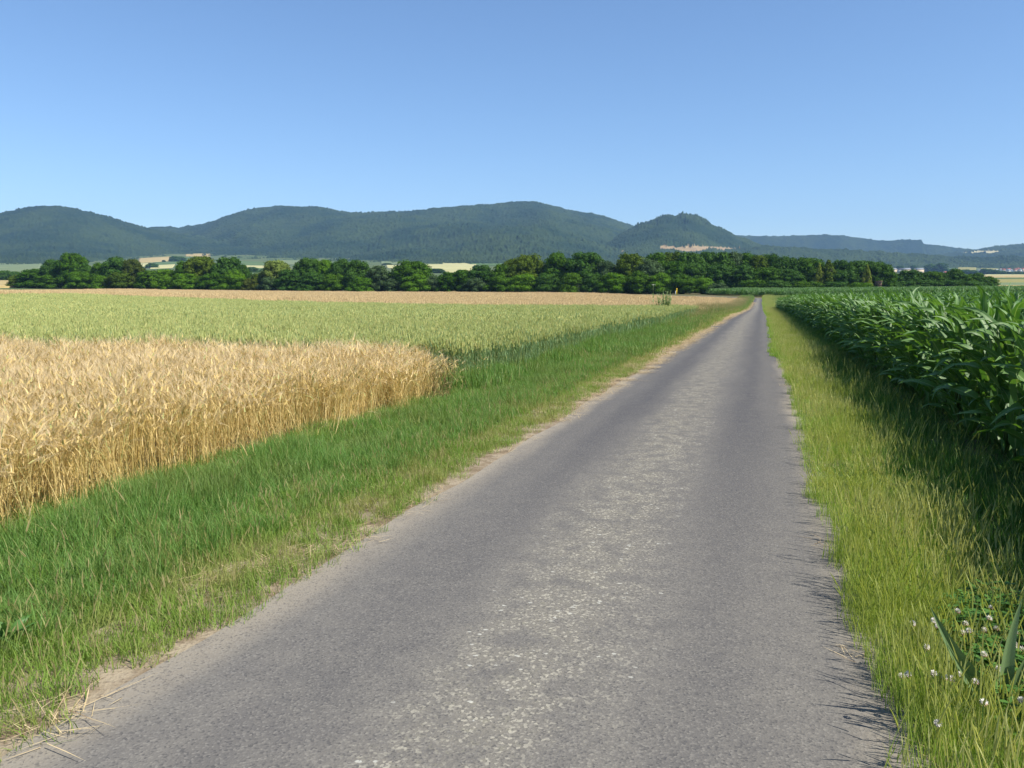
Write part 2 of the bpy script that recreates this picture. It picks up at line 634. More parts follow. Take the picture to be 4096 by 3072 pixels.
left_hill = [(-1700, 1000), (-1200, 960), (-800, 925), (-420, 905), (-200, 880), (0, 856), (44, 846), (114, 831), (171, 822), (240, 822), (304, 831), (354, 843), (443, 865), (506, 884),
             (582, 905), (640, 916), (720, 928), (800, 941), (950, 962), (1150, 988), (1350, 1010), (1500, 1030)]
main_ridge = [(420, 930), (530, 912), (582, 905), (633, 899), (671, 899), (721, 904), (760, 899), (810, 889), (860, 874), (918, 857), (970, 843), (1012, 833), (1070, 828),
              (1126, 824), (1171, 829), (1259, 832), (1329, 843), (1363, 854), (1439, 860), (1500, 858), (1566, 856), (1680, 855), (1760, 848), (1819, 841), (1914, 832),
              (1965, 826), (2034, 816), (2090, 811), (2150, 810), (2199, 817), (2287, 836), (2376, 847), (2430, 862), (2471, 876), (2544, 901), (2640, 935), (2760, 970)]
cone = [(2180, 1050), (2300, 1010), (2420, 960), (2500, 918), (2544, 900), (2604, 880), (2640, 868), (2672, 858), (2708, 857), (2737, 852), (2774, 853), (2803, 863), (2826, 878),
        (2871, 902), (2918, 920), (2944, 935), (2998, 954), (3070, 977), (3160, 1000), (3260, 1022)]
far_ridge = [(2700, 962), (2860, 944), (2944, 936), (2998, 939), (3070, 940), (3143, 939), (3251, 935), (3323, 936), (3368, 937), (3441, 947), (3506, 957), (3564, 958),
             (3607, 955), (3683, 954), (3690, 956), (3691, 971), (3748, 976), (3820, 986), (3911, 994), (4020, 1002), (4200, 1010)]
right_hill = [(3560, 1040), (3700, 1022), (3800, 1008), (3860, 1000), (3911, 993), (3965, 982), (4037, 975), (4096, 970), (4250, 960), (4500, 965), (5000, 982), (5700, 1012)]
foot_wood = [(2840, 1003), (2944, 985), (3060, 975), (3180, 980), (3296, 987), (3477, 996), (3658, 1006), (3820, 1018), (3960, 1019), (4096, 1020), (4300, 1022), (5700, 1034)]

M['stubble'] = crop_mat("pale_stubble", (0.38, 0.34, 0.17), (0.46, 0.41, 0.22))
quarry = [[(2642, 982), (2660, 980), (2668, 990), (2680, 983), (2697, 981), (2702, 992), (2728, 984), (2738, 992), (2756, 981), (2764, 992), (2780, 982), (2800, 986),
           (2860, 987), (2920, 992), (2974, 1000), (2900, 1003), (2856, 997), (2824, 1000), (2800, 1007), (2740, 1007), (2690, 998), (2642, 997)],
          [(2485, 1004), (2500, 1000), (2500, 1007), (2487, 1010)]]
hill("far blue wooded ridge along the right of the skyline", far_ridge, 5600, [(2700, 1030), (4200, 1030)], 420, 60, 5, 41, .06)
hill("low wooded hill with a pale field at the right edge of the skyline", right_hill, 5000, [(3500, 1050), (4500, 1045)], 520, 150, 7, 51, .04,
     bare=[([[(3884, 1016), (3890, 1009), (3915, 1003), (4004, 1004), (3995, 1011), (3960, 1015), (3925, 1013)], [(3808, 1012), (3840, 1009), (3872, 1010), (3870, 1015)]], M['stubble'])])
hill("long wooded main ridge across the middle of the skyline", main_ridge, 4400, [(400, 1005), (900, 1010), (1300, 1040), (1500, 1048), (1700, 1054), (2000, 1054), (2760, 1058)], 560, 190, 7.5, 21, .16)
hill("rounded wooded hill at the left of the skyline", left_hill, 3700, [(-400, 1060), (165, 1058), (500, 1050), (540, 1040), (555, 1026), (690, 1022), (740, 1014), (842, 1011), (960, 1036), (1215, 1042), (1500, 1048)], 640, 130, 7, 11, .14)
hill("steep wooded cone with a quarry at its foot", cone, 3500, [(2180, 1052), (2600, 1060), (3260, 1062)], 330, 160, 7, 31, .08, bare=[(quarry, M['rock'])], tall=(2540, 2836, .72), sh=.25)
hill("low forest rising behind the village at the right", foot_wood, 3150, [(2840, 1064), (3550, 1068), (3700, 1074), (3830, 1064), (3925, 1070), (4000, 1075), (4300, 1074)], 640, 90, 8, 61, .06, sh=.1)


# ------------------------------------------------------------------ fields on the plain beyond the hedge
def field(label, quad, mat, lift=0.9, lo=330.):
    """a crop field: four sight-line corners (left-top, right-top, right-bottom, left-bottom) taken down to the ground"""
    c = hit_ground([q[0] for q in quad], [q[1] for q in quad], lo=lo)
    n, m = 24, 20
    a, b = np.meshgrid(np.linspace(0, 1, n), np.linspace(0, 1, m))
    a, b = a[..., None], b[..., None]
    P = (c[0] * (1 - a) + c[1] * a) * (1 - b) + (c[3] * (1 - a) + c[2] * a) * b
    P[..., 2] = ground(P[..., 0], P[..., 1]) + lift
    V = P.reshape(-1, 3)
    low = V.copy(); low[:, 2] -= lift + 1.5
    f = grid_faces(m, n)[:, ::-1]
    rim = [(0, i) for i in range(n)] + [(j, n - 1) for j in range(1, m)] + [(m - 1, i) for i in range(n - 2, -1, -1)] + [(j, 0) for j in range(m - 2, 0, -1)]
    rid = np.array([j * n + i for j, i in rim])
    nx = np.roll(rid, -1)
    sides = np.stack([rid, nx, nx + n * m, rid + n * m], 1)
    me = mesh_np("field", np.concatenate([V, low]), [np.concatenate([f, sides])], mat)
    return tag(link("field", me), label, kind="structure")


M['tan'] = crop_mat("ripe_barley_far", (0.34, 0.26, 0.11), (0.42, 0.33, 0.15))
M['straw_pale'] = crop_mat("pale_cereal_far", (0.38, 0.36, 0.16), (0.46, 0.43, 0.21))
M['green_far'] = crop_mat("green_crop_far", (0.075, 0.125, 0.045), (0.11, 0.16, 0.055))
M['dark_green_far'] = crop_mat("dark_green_crop_far", (0.055, 0.095, 0.03), (0.09, 0.13, 0.04))
M['olive_far'] = crop_mat("olive_crop_far", (0.22, 0.20, 0.06), (0.27, 0.25, 0.09))
M['grey_green_far'] = crop_mat("grey_green_meadow_far", (0.14, 0.18, 0.085), (0.18, 0.21, 0.10))
FIELDS = [
    ("pale green meadow below the left hill at the left edge", (-60, 1054), (165, 1056), (150, 1088), (-60, 1087), 'grey_green_far'),
    ("tan field beyond the left end of the hedge", (-80, 1124), (70, 1126), (60, 1152), (-80, 1153), 'tan'),
    ("ripe yellow field above the hedge on the lower slope", (555, 1034), (690, 1026), (686, 1044), (555, 1052), 'tan'),
    ("narrow green field beside the ripe yellow one", (640, 1026), (690, 1024), (690, 1028), (640, 1032), 'green_far'),
    ("small tan field highest on the lower slope", (742, 1018), (840, 1014), (842, 1026), (742, 1026), 'tan'),
    ("green field under the small tan one", (690, 1029), (800, 1027), (760, 1052), (696, 1050), 'green_far'),
    ("pale strip low between two hedge crowns", (548, 1056), (610, 1052), (600, 1064), (548, 1067), 'straw_pale'),
    ("green strip low between two hedge crowns", (620, 1052), (735, 1044), (725, 1056), (612, 1062), 'green_far'),
    ("pale lower strip between two hedge crowns", (600, 1063), (700, 1058), (690, 1072), (600, 1075), 'straw_pale'),
    ("green field left of the lime tree", (955, 1044), (1090, 1050), (1090, 1062), (960, 1062), 'green_far'),
    ("pale field left of the lime tree", (960, 1063), (1085, 1064), (1080, 1072), (962, 1073), 'straw_pale'),
    ("green lower field left of the lime tree", (970, 1074), (1080, 1074), (1080, 1102), (980, 1100), 'green_far'),
    ("grey green meadow right of the lime tree", (1110, 1041), (1215, 1043), (1210, 1060), (1120, 1058), 'grey_green_far'),
    ("green field near the middle of the far slope", (1520, 1046), (1600, 1050), (1600, 1060), (1525, 1057), 'grey_green_far'),
    ("pale field near the middle of the far slope", (1545, 1061), (1620, 1063), (1610, 1077), (1550, 1074), 'straw_pale'),
    ("wide pale yellow field in the gap of the hedge", (1700, 1058), (1905, 1058), (1900, 1090), (1720, 1090), 'straw_pale'),
    ("pale yellow corner above the wide field", (1770, 1052), (1860, 1053), (1880, 1058), (1770, 1058), 'straw_pale'),
    ("green field right of the wide pale yellow one", (1870, 1052), (2020, 1054), (2010, 1063), (1905, 1061), 'green_far'),
    ("olive hillside field left of the village", (3830, 1067), (3906, 1070), (3900, 1083), (3832, 1082), 'olive_far'),
    ("pale strip along the top of the olive hillside field", (3832, 1064), (3906, 1068), (3906, 1070), (3832, 1067), 'straw_pale'),
    ("pale field just left of the village", (3920, 1073), (3990, 1075), (3985, 1080), (3924, 1078), 'olive_far'),
    ("pale strip nearest the village", (3935, 1099), (4200, 1096), (4200, 1100), (3935, 1103), 'straw_pale'),
    ("tan strip below the village", (3900, 1104), (4200, 1101), (4200, 1110), (3900, 1112), 'tan'),
    ("dark green strip between the tan and olive fields", (3900, 1113), (4200, 1111), (4200, 1116), (3900, 1118), 'dark_green_far'),
    ("olive yellow strip at the right edge", (3900, 1119), (4200, 1117), (4200, 1130), (3900, 1132), 'olive_far'),
    ("pale green strip at the right edge", (3900, 1134), (4200, 1132), (4200, 1144), (3900, 1146), 'grey_green_far'),
    ("tan strip behind the maize at the right edge", (3900, 1147), (4200, 1145), (4200, 1157), (3900, 1158), 'tan'),
]
for lb, a, b_, c_, d_, mt in FIELDS:
    field(lb, (a, b_, c_, d_), M[mt])


# ------------------------------------------------------------------ trees
def crown_mesh(name, seed, kind, mat, n_leaf=2600, leaf=0.05):
    """unit crown: about 1 wide, 1 high, standing on z = 0"""
    r = np.random.default_rng(seed)
    L = []
    nl = {'dome': 85, 'round': 60, 'cone': 60, 'shrub': 46, 'column': 75}[kind]
    for i in range(nl):
        a = r.random() * 2 * PI
        if kind == 'dome':
            z = r.random() ** 0.9
            w = 0.40 * math.sqrt(max(0.0, 1 - (z * 0.97) ** 3.0)) * (1.0 - 0.55 * r.random() ** 2)
            rad = 0.075 + 0.065 * r.random()
            z = 0.06 + z * 0.80
        elif kind == 'round':
            ph = math.acos(1 - 2 * r.random())
            w = 0.34 * math.sin(ph); z = 0.56 + 0.32 * math.cos(ph)
            rad = 0.08 + 0.06 * r.random()
        elif kind == 'cone':
            z = i / nl
            w = 0.40 * (1 - z) ** 0.9 * (0.6 + 0.5 * r.random()); rad = 0.045 + 0.10 * (1 - z); z = 0.06 + z * 0.88
        elif kind == 'column':
            z = r.random(); w = 0.33 * (1 - 0.75 * z ** 3) * (0.6 + 0.5 * r.random()); rad = 0.075 + 0.055 * r.random(); z = 0.06 + z * 0.84
        else:
            z = r.random(); w = 0.40 * math.sqrt(1 - z * z * .9) * (0.7 + 0.4 * r.random()); rad = 0.09 + 0.08 * r.random(); z = 0.06 + z * 0.76
        L.append((w * math.cos(a), w * math.sin(a), z, rad))
    L.append((0, 0, 0.50, 0.30 if kind not in ('cone',) else 0.14))
    L.append((0, 0, 0.20 if kind != 'round' else 0.5, 0.28 if kind != 'cone' else 0.22))
    L = np.array(L)
    pk = L[:, 3] ** 2
    which = r.choice(len(L), n_leaf * 2, p=pk / pk.sum())
    d = r.normal(size=(n_leaf * 2, 3)); d /= np.linalg.norm(d, axis=1)[:, None]
    d[:, 2] = d[:, 2] * 0.85 + 0.12
    R = L[which, 3] * (0.82 + 0.32 * r.random(n_leaf * 2) + 0.35 * (r.random(n_leaf * 2) < .14) * r.random(n_leaf * 2))
    P = L[which, :3] + d * R[:, None]
    depth = np.min(np.linalg.norm(P[:, None] - L[None, :, :3], axis=2) - L[None, :, 3] * 0.80, axis=1)
    keep = (depth > -0.012) & (P[:, 2] > 0.01)
    P, d = P[keep][:n_leaf], d[keep][:n_leaf]
    n = len(P)
    nor = d + r.normal(size=(n, 3)) * 0.45; nor /= np.linalg.norm(nor, axis=1)[:, None]
    a = np.cross(nor, r.normal(size=(n, 3))); a /= np.linalg.norm(a, axis=1)[:, None]
    b = np.cross(nor, a)
    s = leaf * (0.6 + 0.8 * r.random(n))[:, None]
    P = P.copy()
    V = np.stack([P - a * s * .5, P + b * s * .42 + nor * s * .1, P + a * s * .6, P - b * s * .42 + nor * s * .1], 1).reshape(-1, 3)
    Q = np.arange(n * 4).reshape(-1, 4)
    tint = np.repeat(r.random(n), 4)
    # blocker balls added inside each leaf mass, to stop the sky shining through
    th, ph = np.meshgrid(np.linspace(0, 2 * PI, 8)[:-1], np.linspace(0.25, PI - 0.25, 4))
    sph = np.stack([np.sin(ph) * np.cos(th), np.sin(ph) * np.sin(th), np.cos(ph)], -1)
    vs, qs, off = [V], [Q], len(V)
    for x, y, z, rad in L:
        g = sph * rad * 0.74 * (0.8 + 0.35 * r.random(sph.shape[:2])[..., None]) + np.array([x, y, z])
        vs.append(g.reshape(-1, 3))
        m = []
        for i in range(3):
            for j in range(7):
                m.append((off + i * 7 + j, off + (i + 1) * 7 + j, off + (i + 1) * 7 + (j + 1) % 7, off + i * 7 + (j + 1) % 7))
        qs.append(np.array(m)); off += 28
    V = np.concatenate(vs); V[:, 2] = np.maximum(V[:, 2], 0.0)
    V[:, 2] /= np.percentile(V[:, 2], 99.7)
    V[:, :2] /= np.percentile(np.abs(V[:, :2]), 98.5) * 2
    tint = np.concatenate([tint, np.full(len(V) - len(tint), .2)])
    return mesh_np(name, V, np.concatenate(qs), mat, False, attrs={"tint": tint})


TM = {
    'mid': leaf_mat("foliage_mid", (0.030, 0.085, 0.004), (0.085, 0.165, 0.008), spec=.06, trans=.25, rough=.55),
    'dark': leaf_mat("foliage_dark", (0.027, 0.074, 0.009), (0.066, 0.138, 0.014), spec=.06, trans=.2, rough=.5),
    'bright': leaf_mat("foliage_bright", (0.055, 0.135, 0.005), (0.125, 0.240, 0.012), spec=.06, trans=.3),
    'olive': leaf_mat("foliage_olive", (0.045, 0.085, 0.005), (0.105, 0.150, 0.012), spec=.06, trans=.25),
    'lime': leaf_mat("foliage_in_bloom", (0.12, 0.17, 0.028), (0.24, 0.30, 0.065), spec=.06, trans=.25),
    'grey': leaf_mat("foliage_grey", (0.042, 0.080, 0.026), (0.088, 0.135, 0.050), spec=.06, trans=.2),
    'yellow': leaf_mat("foliage_yellow", (0.12, 0.16, 0.018), (0.24, 0.28, 0.040), spec=.06, trans=.25),
    'rust': leaf_mat("foliage_rusty", (0.042, 0.066, 0.008), (0.092, 0.108, 0.014), spec=.06, trans=.2),
}
_crowns = {}
TREE_KINDS = {'dome': (101, 102, 103), 'round': (111, 112, 113), 'cone': (121, 122), 'shrub': (131, 132, 133), 'column': (141, 142)}


def crown_of(kind, colour, k):
    key = (kind, colour, k)
    if key not in _crowns:
        base = next((v for (a, c, q), v in _crowns.items() if a == kind and q == k), None)
        if base is None:
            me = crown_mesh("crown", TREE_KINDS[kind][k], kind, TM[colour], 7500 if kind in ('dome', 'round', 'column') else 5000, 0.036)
        else:
            me = base.copy(); me.materials.clear(); me.materials.append(TM[colour])
        _crowns[key] = me
    return _crowns[key]


def trunk_mesh(hgt, rad, seed):
    r = random.Random(seed)
    b = MB()
    top = (r.uniform(-.1, .1), r.uniform(-.1, .1), hgt * .55)
    b.tube([(0, 0, -0.3), (0.02, 0, hgt * .2), top], [rad * 1.25, rad, rad * .6], 7)
    for k in range(4):
        a = k * 1.6 + r.random()
        b.tube([(0, 0, hgt * (.22 + .06 * k)), (math.cos(a) * hgt * .10, math.sin(a) * hgt * .10, hgt * (.36 + .07 * k)),
                (math.cos(a) * hgt * .2, math.sin(a) * hgt * .2, hgt * (.55 + .07 * k))], [rad * .55, rad * .4, rad * .2], 5)
    return b.mesh("trunk", M['bark'])


_trunks = [trunk_mesh(1.0, 0.028, k) for k in range(3)]


def hedge_Y(px):
    """distance of the hedge line in front of the camera, square to the road"""
    base = uv2xy(302.0, 0.0)
    m = (px - 2048) / F_PX
    # base + t * (-RN): solve X = m * Y
    t = (base[0] - m * base[1]) / (RN[0] - m * RN[1])
    return base[1] - t * RN[1]


_nt = 0


def tree(name, label, group, px, top, half, kind, colour, back=0.0, Y=None, cat="tree"):
    global _nt
    _nt += 1
    Y = (hedge_Y(px) if Y is None else Y) + back
    p = at_Y(px, top, Y)
    z0 = gz(p[0], p[1])
    h = p[2] - z0
    w = 2 * half / F_PX * Y * 1.22
    hh = h / (0.99 if kind != 'round' else 1.0)
    t = thing(name, label, cat, (p[0], p[1], z0 - 0.05), _nt * 2.39996, group)
    ks = len(TREE_KINDS[kind])
    link("crown", crown_of(kind, colour, _nt % ks), t, scale=(w, w, hh))
    if name != 'shrub':
        link("trunk", _trunks[_nt % 3], t, scale=(h, h, h))
    else:
        link("stem", _trunks[_nt % 3], t, scale=(h * .7, h * .7, h * .7))
    return t


HG, WG, RG = "trees and shrubs of the hedge behind the barley", "trees of the wood at the end of the road", "trees of the dark hedge behind the maize"
# name, source px, top y, half width px, kind, colour, metres behind the hedge line, label
HEDGE = [
    ('shrub', 76, 1098, 36, 'shrub', 'olive', 0, "low olive shrub forming the left tip of the hedge"),
    ('hedge_tree', 128, 1076, 50, 'dome', 'mid', 2, "small green tree second from the left tip of the hedge"),
    ('hedge_tree', 205, 1040, 40, 'column', 'dark', 4, "slim dark tree just left of the highest crown at the hedge's left end"),
    ('hedge_tree', 285, 1014, 56, 'dome', 'mid', 5, "tall broad crown, highest of the hedge's left end"),
    ('shrub', 190, 1100, 48, 'shrub', 'mid', -2, "green shrub below the slim dark tree at the hedge's left end"),
    ('shrub', 320, 1086, 46, 'shrub', 'bright', -3, "bright green shrub below the highest crown of the hedge's left end"),
    ('hedge_tree', 356, 1068, 40, 'dome', 'dark', 2, "dark low crown in the dip right of the left end's highest tree"),
    ('hedge_tree', 410, 1052, 44, 'dome', 'mid', 3, "green tree leaning on the left of the dark double crown"),
    ('hedge_tree', 468, 1030, 54, 'dome', 'dark', 5, "dark broad tree with a reddish neighbour on its right"),
    ('hedge_tree', 530, 1038, 40, 'dome', 'rust', 6, "brownish crown beside the first gap with ripe fields"),
    ('shrub', 480, 1090, 52, 'shrub', 'olive', -3, "olive green shrub in front of the dark broad tree"),
    ('shrub', 410, 1102, 40, 'shrub', 'bright', -3, "light green shrub in front of the green leaning tree"),
    ('hedge_tree', 598, 1082, 44, 'dome', 'mid', 1, "low green tree under the ripe fields of the far slope"),
    ('hedge_tree', 665, 1078, 50, 'dome', 'bright', 0, "fresh green low tree under the green strip of the far slope"),
    ('hedge_tree', 742, 1046, 44, 'dome', 'mid', 4, "green crown at the left of the broad double crown"),
    ('hedge_tree', 806, 1027, 60, 'dome', 'olive', 6, "tall olive tinged crown, left half of the broad double crown"),
    ('hedge_tree', 912, 1030, 58, 'dome', 'dark', 6, "tall dark crown, right half of the broad double crown"),
    ('shrub', 745, 1094, 56, 'shrub', 'bright', -3, "bright shrub before the left of the broad double crown"),
    ('shrub', 850, 1092, 58, 'shrub', 'mid', -3, "green shrub before the middle of the broad double crown"),
    ('shrub', 935, 1080, 46, 'shrub', 'bright', -3, "bright shrub before the right of the broad double crown"),
    ('hedge_tree', 968, 1060, 30, 'dome', 'dark', 3, "dark sloping edge of the broad double crown"),
    ('shrub', 1005, 1112, 34, 'shrub', 'rust', -1, "rusty brown shrub left of the pale flowering tree"),
    ('shrub', 1030, 1092, 30, 'shrub', 'olive', 2, "olive shrub close against the pale flowering tree"),
    ('flowering_tree', 1101, 1042, 47, 'round', 'lime', 4, "pale yellow green tree in bloom in the hedge"),
    ('shrub', 1076, 1106, 40, 'shrub', 'grey', -3, "grey green shrub at the foot of the pale flowering tree"),
    ('hedge_tree', 1158, 1078, 50, 'dome', 'dark', 0, "dark low tree right of the pale flowering tree"),
    ('hedge_tree', 1231, 1032, 42, 'round', 'dark', 6, "round dark crown rising right of the pale flowering tree"),
    ('hedge_tree', 1300, 1040, 34, 'dome', 'bright', 8, "light green crown between two dark round ones"),
    ('hedge_tree', 1362, 1036, 38, 'round', 'dark', 8, "small dark round crown right of the light green one"),
    ('shrub', 1250, 1090, 56, 'shrub', 'dark', -2, "dark shrub under the round dark crown"),
    ('shrub', 1340, 1094, 48, 'shrub', 'mid', -1, "mid green shrub under the small dark round crown"),
    ('hedge_tree', 1434, 1042, 56, 'dome', 'dark', 4, "broad dark tree above the brightest shrub of the hedge"),
    ('shrub', 1449, 1110, 50, 'shrub', 'bright', -4, "brightest green shrub at the hedge's foot"),
    ('hedge_tree', 1515, 1064, 44, 'dome', 'grey', 1, "grey green willow like tree left of the broad dome"),
    ('shrub', 1575, 1114, 40, 'shrub', 'grey', -3, "low grey shrub left of the broad dome's foot"),
    ('hedge_tree', 1642, 1045, 74, 'dome', 'mid', 4, "broad green dome left of the wide pale field gap"),
    ('shrub', 1670, 1096, 56, 'shrub', 'bright', -3, "bright shrub in front of the broad green dome"),
    ('shrub', 1735, 1102, 40, 'shrub', 'grey', -1, "grey green shrub below the wide pale field"),
    ('hedge_tree', 1790, 1090, 46, 'dome', 'mid', 0, "low green tree below the wide pale field"),
    ('hedge_tree', 1850, 1080, 48, 'dome', 'mid', 1, "low leafy tree at the right of the wide pale field"),
    ('hedge_tree', 1925, 1062, 54, 'dome', 'dark', 3, "dark tree stepping up from the pale field gap"),
    ('shrub', 1900, 1112, 46, 'shrub', 'grey', -3, "greyish shrub below the dark stepping tree"),
    ('hedge_tree', 2010, 1058, 48, 'dome', 'mid', 3, "mid green crown left of the twin tall trees"),
    ('hedge_tree', 2054, 1037, 56, 'dome', 'olive', 5, "first tall olive crown right of the pale field gap"),
    ('hedge_tree', 2118, 1020, 62, 'dome', 'olive', 6, "second taller olive crown right of the pale field gap"),
    ('shrub', 2000, 1100, 54, 'shrub', 'mid', -3, "green shrub under the first tall olive crown"),
    ('shrub', 2100, 1096, 56, 'shrub', 'bright', -3, "light shrub under the second taller olive crown"),
    ('hedge_tree', 2232, 1012, 52, 'dome', 'mid', 6, "tall round topped green tree left of the dark round one"),
    ('hedge_tree', 2340, 1010, 66, 'round', 'dark', 6, "tall dark round tree in the right half of the hedge"),
    ('shrub', 2190, 1092, 56, 'shrub', 'dark', -2, "dark shrub at the foot of the tall round topped tree"),
    ('shrub', 2290, 1092, 50, 'shrub', 'mid', -3, "green shrub left of the tall dark round tree's foot"),
    ('shrub', 2375, 1090, 48, 'shrub', 'dark', -2, "dark shrub right of the tall dark round tree's foot"),
    ('hedge_tree', 2428, 1046, 48, 'dome', 'grey', 3, "dull grey green lower crown right of the tall dark round tree"),
    ('hedge_tree', 2520, 1016, 58, 'dome', 'olive', 5, "tall olive crown left of the wood"),
    ('shrub', 2460, 1092, 60, 'shrub', 'bright', -3, "bright shrub at the foot of the dull grey green crown"),
    ('shrub', 2560, 1086, 56, 'shrub', 'mid', -3, "leafy shrub under the tall olive crown by the wood"),
    ('hedge_tree', 2600, 1040, 50, 'dome', 'grey', 1, "pale grey green tree before the left end of the wood"),
    ('shrub', 2640, 1092, 50, 'shrub', 'bright', -3, "fresh green shrub left of the yellow post"),
    ('shrub', 2730, 1100, 56, 'shrub', 'mid', -3, "green shrub just behind the yellow post"),
    ('shrub', 2815, 1112, 46, 'shrub', 'bright', -3, "bright shrub where the road meets the wood"),
    ('shrub', 2870, 1132, 40, 'shrub', 'grey', -6, "low pale shrub beside the second maize field"),
]
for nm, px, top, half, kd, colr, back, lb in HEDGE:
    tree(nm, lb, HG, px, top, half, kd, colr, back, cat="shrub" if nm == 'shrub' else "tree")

WOOD = [
    (2622, 1012, 56, 'dome', 'mid', 8, "tree at the left end of the wood, behind a pale grey one"),
    (2690, 1010, 58, 'dome', 'olive', 10, "olive tinted second tree from the wood's left end"),
    (2755, 1012, 60, 'dome', 'dark', 6, "dark tree of the wood straight above the bright roadside shrub"),
    (2700, 1046, 58, 'dome', 'mid', 0, "lower green tree in front of the wood's left end"),
    (2790, 1052, 60, 'dome', 'dark', 0, "lower dark tree in front, third from the wood's left end"),
    (2830, 1010, 60, 'dome', 'dark', 10, "tall dark tree of the wood left of the pale crowned one"),
    (2890, 1012, 52, 'column', 'dark', 8, "dark upright tree of the wood above the second maize field's corner"),
    (2945, 1012, 50, 'column', 'grey', 10, "pale crowned tree standing in the middle of the wood"),
    (2880, 1060, 56, 'dome', 'dark', 1, "low dark crown at the wood's edge above the road's bend"),
    (2995, 1014, 50, 'column', 'mid', 10, "mid green tree right of the pale crowned one"),
    (3040, 1024, 46, 'column', 'olive', 8, "olive upright tree in the wood above the road"),
    (2975, 1062, 54, 'dome', 'dark', 2, "low dark crown at the wood's edge above the road's end"),
    (3085, 1018, 52, 'dome', 'dark', 10, "dark crown at the step down of the wood's top"),
    (3130, 1030, 50, 'column', 'dark', 8, "dark upright tree right of the step in the wood's top"),
    (3070, 1070, 56, 'dome', 'mid', 2, "low green crown at the wood's edge right of the road"),
    (3185, 1032, 52, 'dome', 'dark', 9, "dark rounded crown before the twin yellowish conifers"),
    (3160, 1080, 56, 'dome', 'dark', 3, "low dark crown left of the twin yellowish conifers"),
    (3240, 1034, 60, 'dome', 'mid', 10, "green tree rising behind the left yellowish conifer"),
    (3278, 1054, 24, 'cone', 'yellow', 2, "slim yellow conifer, left one of the pair in the wood"),
    (3316, 1042, 44, 'cone', 'olive', 3, "wide olive yellow conifer, right one of the pair in the wood"),
    (3365, 1042, 50, 'dome', 'dark', 10, "dark crown right of the conifer pair"),
    (3420, 1044, 52, 'dome', 'dark', 8, "dark crown left of the single yellow conifer"),
    (3385, 1082, 50, 'dome', 'dark', 2, "low dark crown between the conifer pair and the single yellow one"),
    (3469, 1060, 24, 'cone', 'yellow', 0, "single yellow conifer near the wood's right end"),
    (3466, 1046, 46, 'column', 'dark', 12, "dark tree directly behind the single yellow conifer"),
    (3510, 1048, 48, 'dome', 'dark', 8, "rounded last tall tree but one of the wood, above the raised hide"),
    (3540, 1058, 36, 'dome', 'mid', 6, "last tall tree at the right end of the wood"),
]
for px, top, half, kd, colr, back, lb in WOOD:
    tree('conifer' if kd == 'cone' else 'forest_tree', lb, WG, px, top, half, kd, colr, back + 22, cat="tree")
for k, px in enumerate((3010, 3110, 3230, 3340, 3440)):
    tree('shrub', ("low shrub at the wood's foot above the road's end", "low shrub at the wood's foot right of the road", "low shrub at the foot of the conifer pair",
                   "low shrub right of the conifer pair's foot", "low shrub below the single yellow conifer")[k], WG, px, 1118 + k * 3, 56, 'shrub', ('mid', 'dark', 'mid', 'dark', 'bright')[k], 18, cat="shrub")
RIGHT = [
    (3590, 1104, 40, 'dome', 'dark', "rounded dark tree at the left end of the hedge behind the maize"),
    (3640, 1080, 48, 'dome', 'dark', "tallest dark tree in the left half of the hedge behind the maize"),
    (3690, 1090, 40, 'dome', 'dark', "dark tree right of the tallest one, before the long pale building"),
    (3732, 1086, 40, 'dome', 'mid', "slightly lighter tree in the middle of the hedge behind the maize"),
    (3775, 1092, 40, 'dome', 'dark', "dark low topped tree mid hedge behind the maize"),
    (3818, 1076, 40, 'dome', 'dark', "pointed dark tree, tallest in the hedge's right half"),
    (3866, 1098, 44, 'dome', 'mid', "broad tree right of the hedge's pointed dark one"),
    (3905, 1092, 40, 'dome', 'dark', "dark tree below the white house"),
    (3945, 1106, 38, 'dome', 'mid', "last tree at the right end of the hedge behind the maize"),
]
for px, top, half, kd, colr, lb in RIGHT:
    tree('hedge_tree', lb, RG, px, top, half, kd, colr, Y=338)
for k, (px, top) in enumerate(((3615, 1128), (3700, 1124), (3790, 1124), (3885, 1126), (3956, 1136))):
    tree('shrub', ("dark shrub at the left foot of the hedge behind the maize", "dark shrub second from the left in the hedge behind the maize", "dark shrub at the middle foot of the hedge behind the maize",
                   "dark shrub fourth from the left in the hedge behind the maize", "small shrub at the right tip of the hedge behind the maize")[k], RG, px, top - 4, 58 if k < 4 else 26, 'shrub', 'dark', Y=332, cat="shrub")

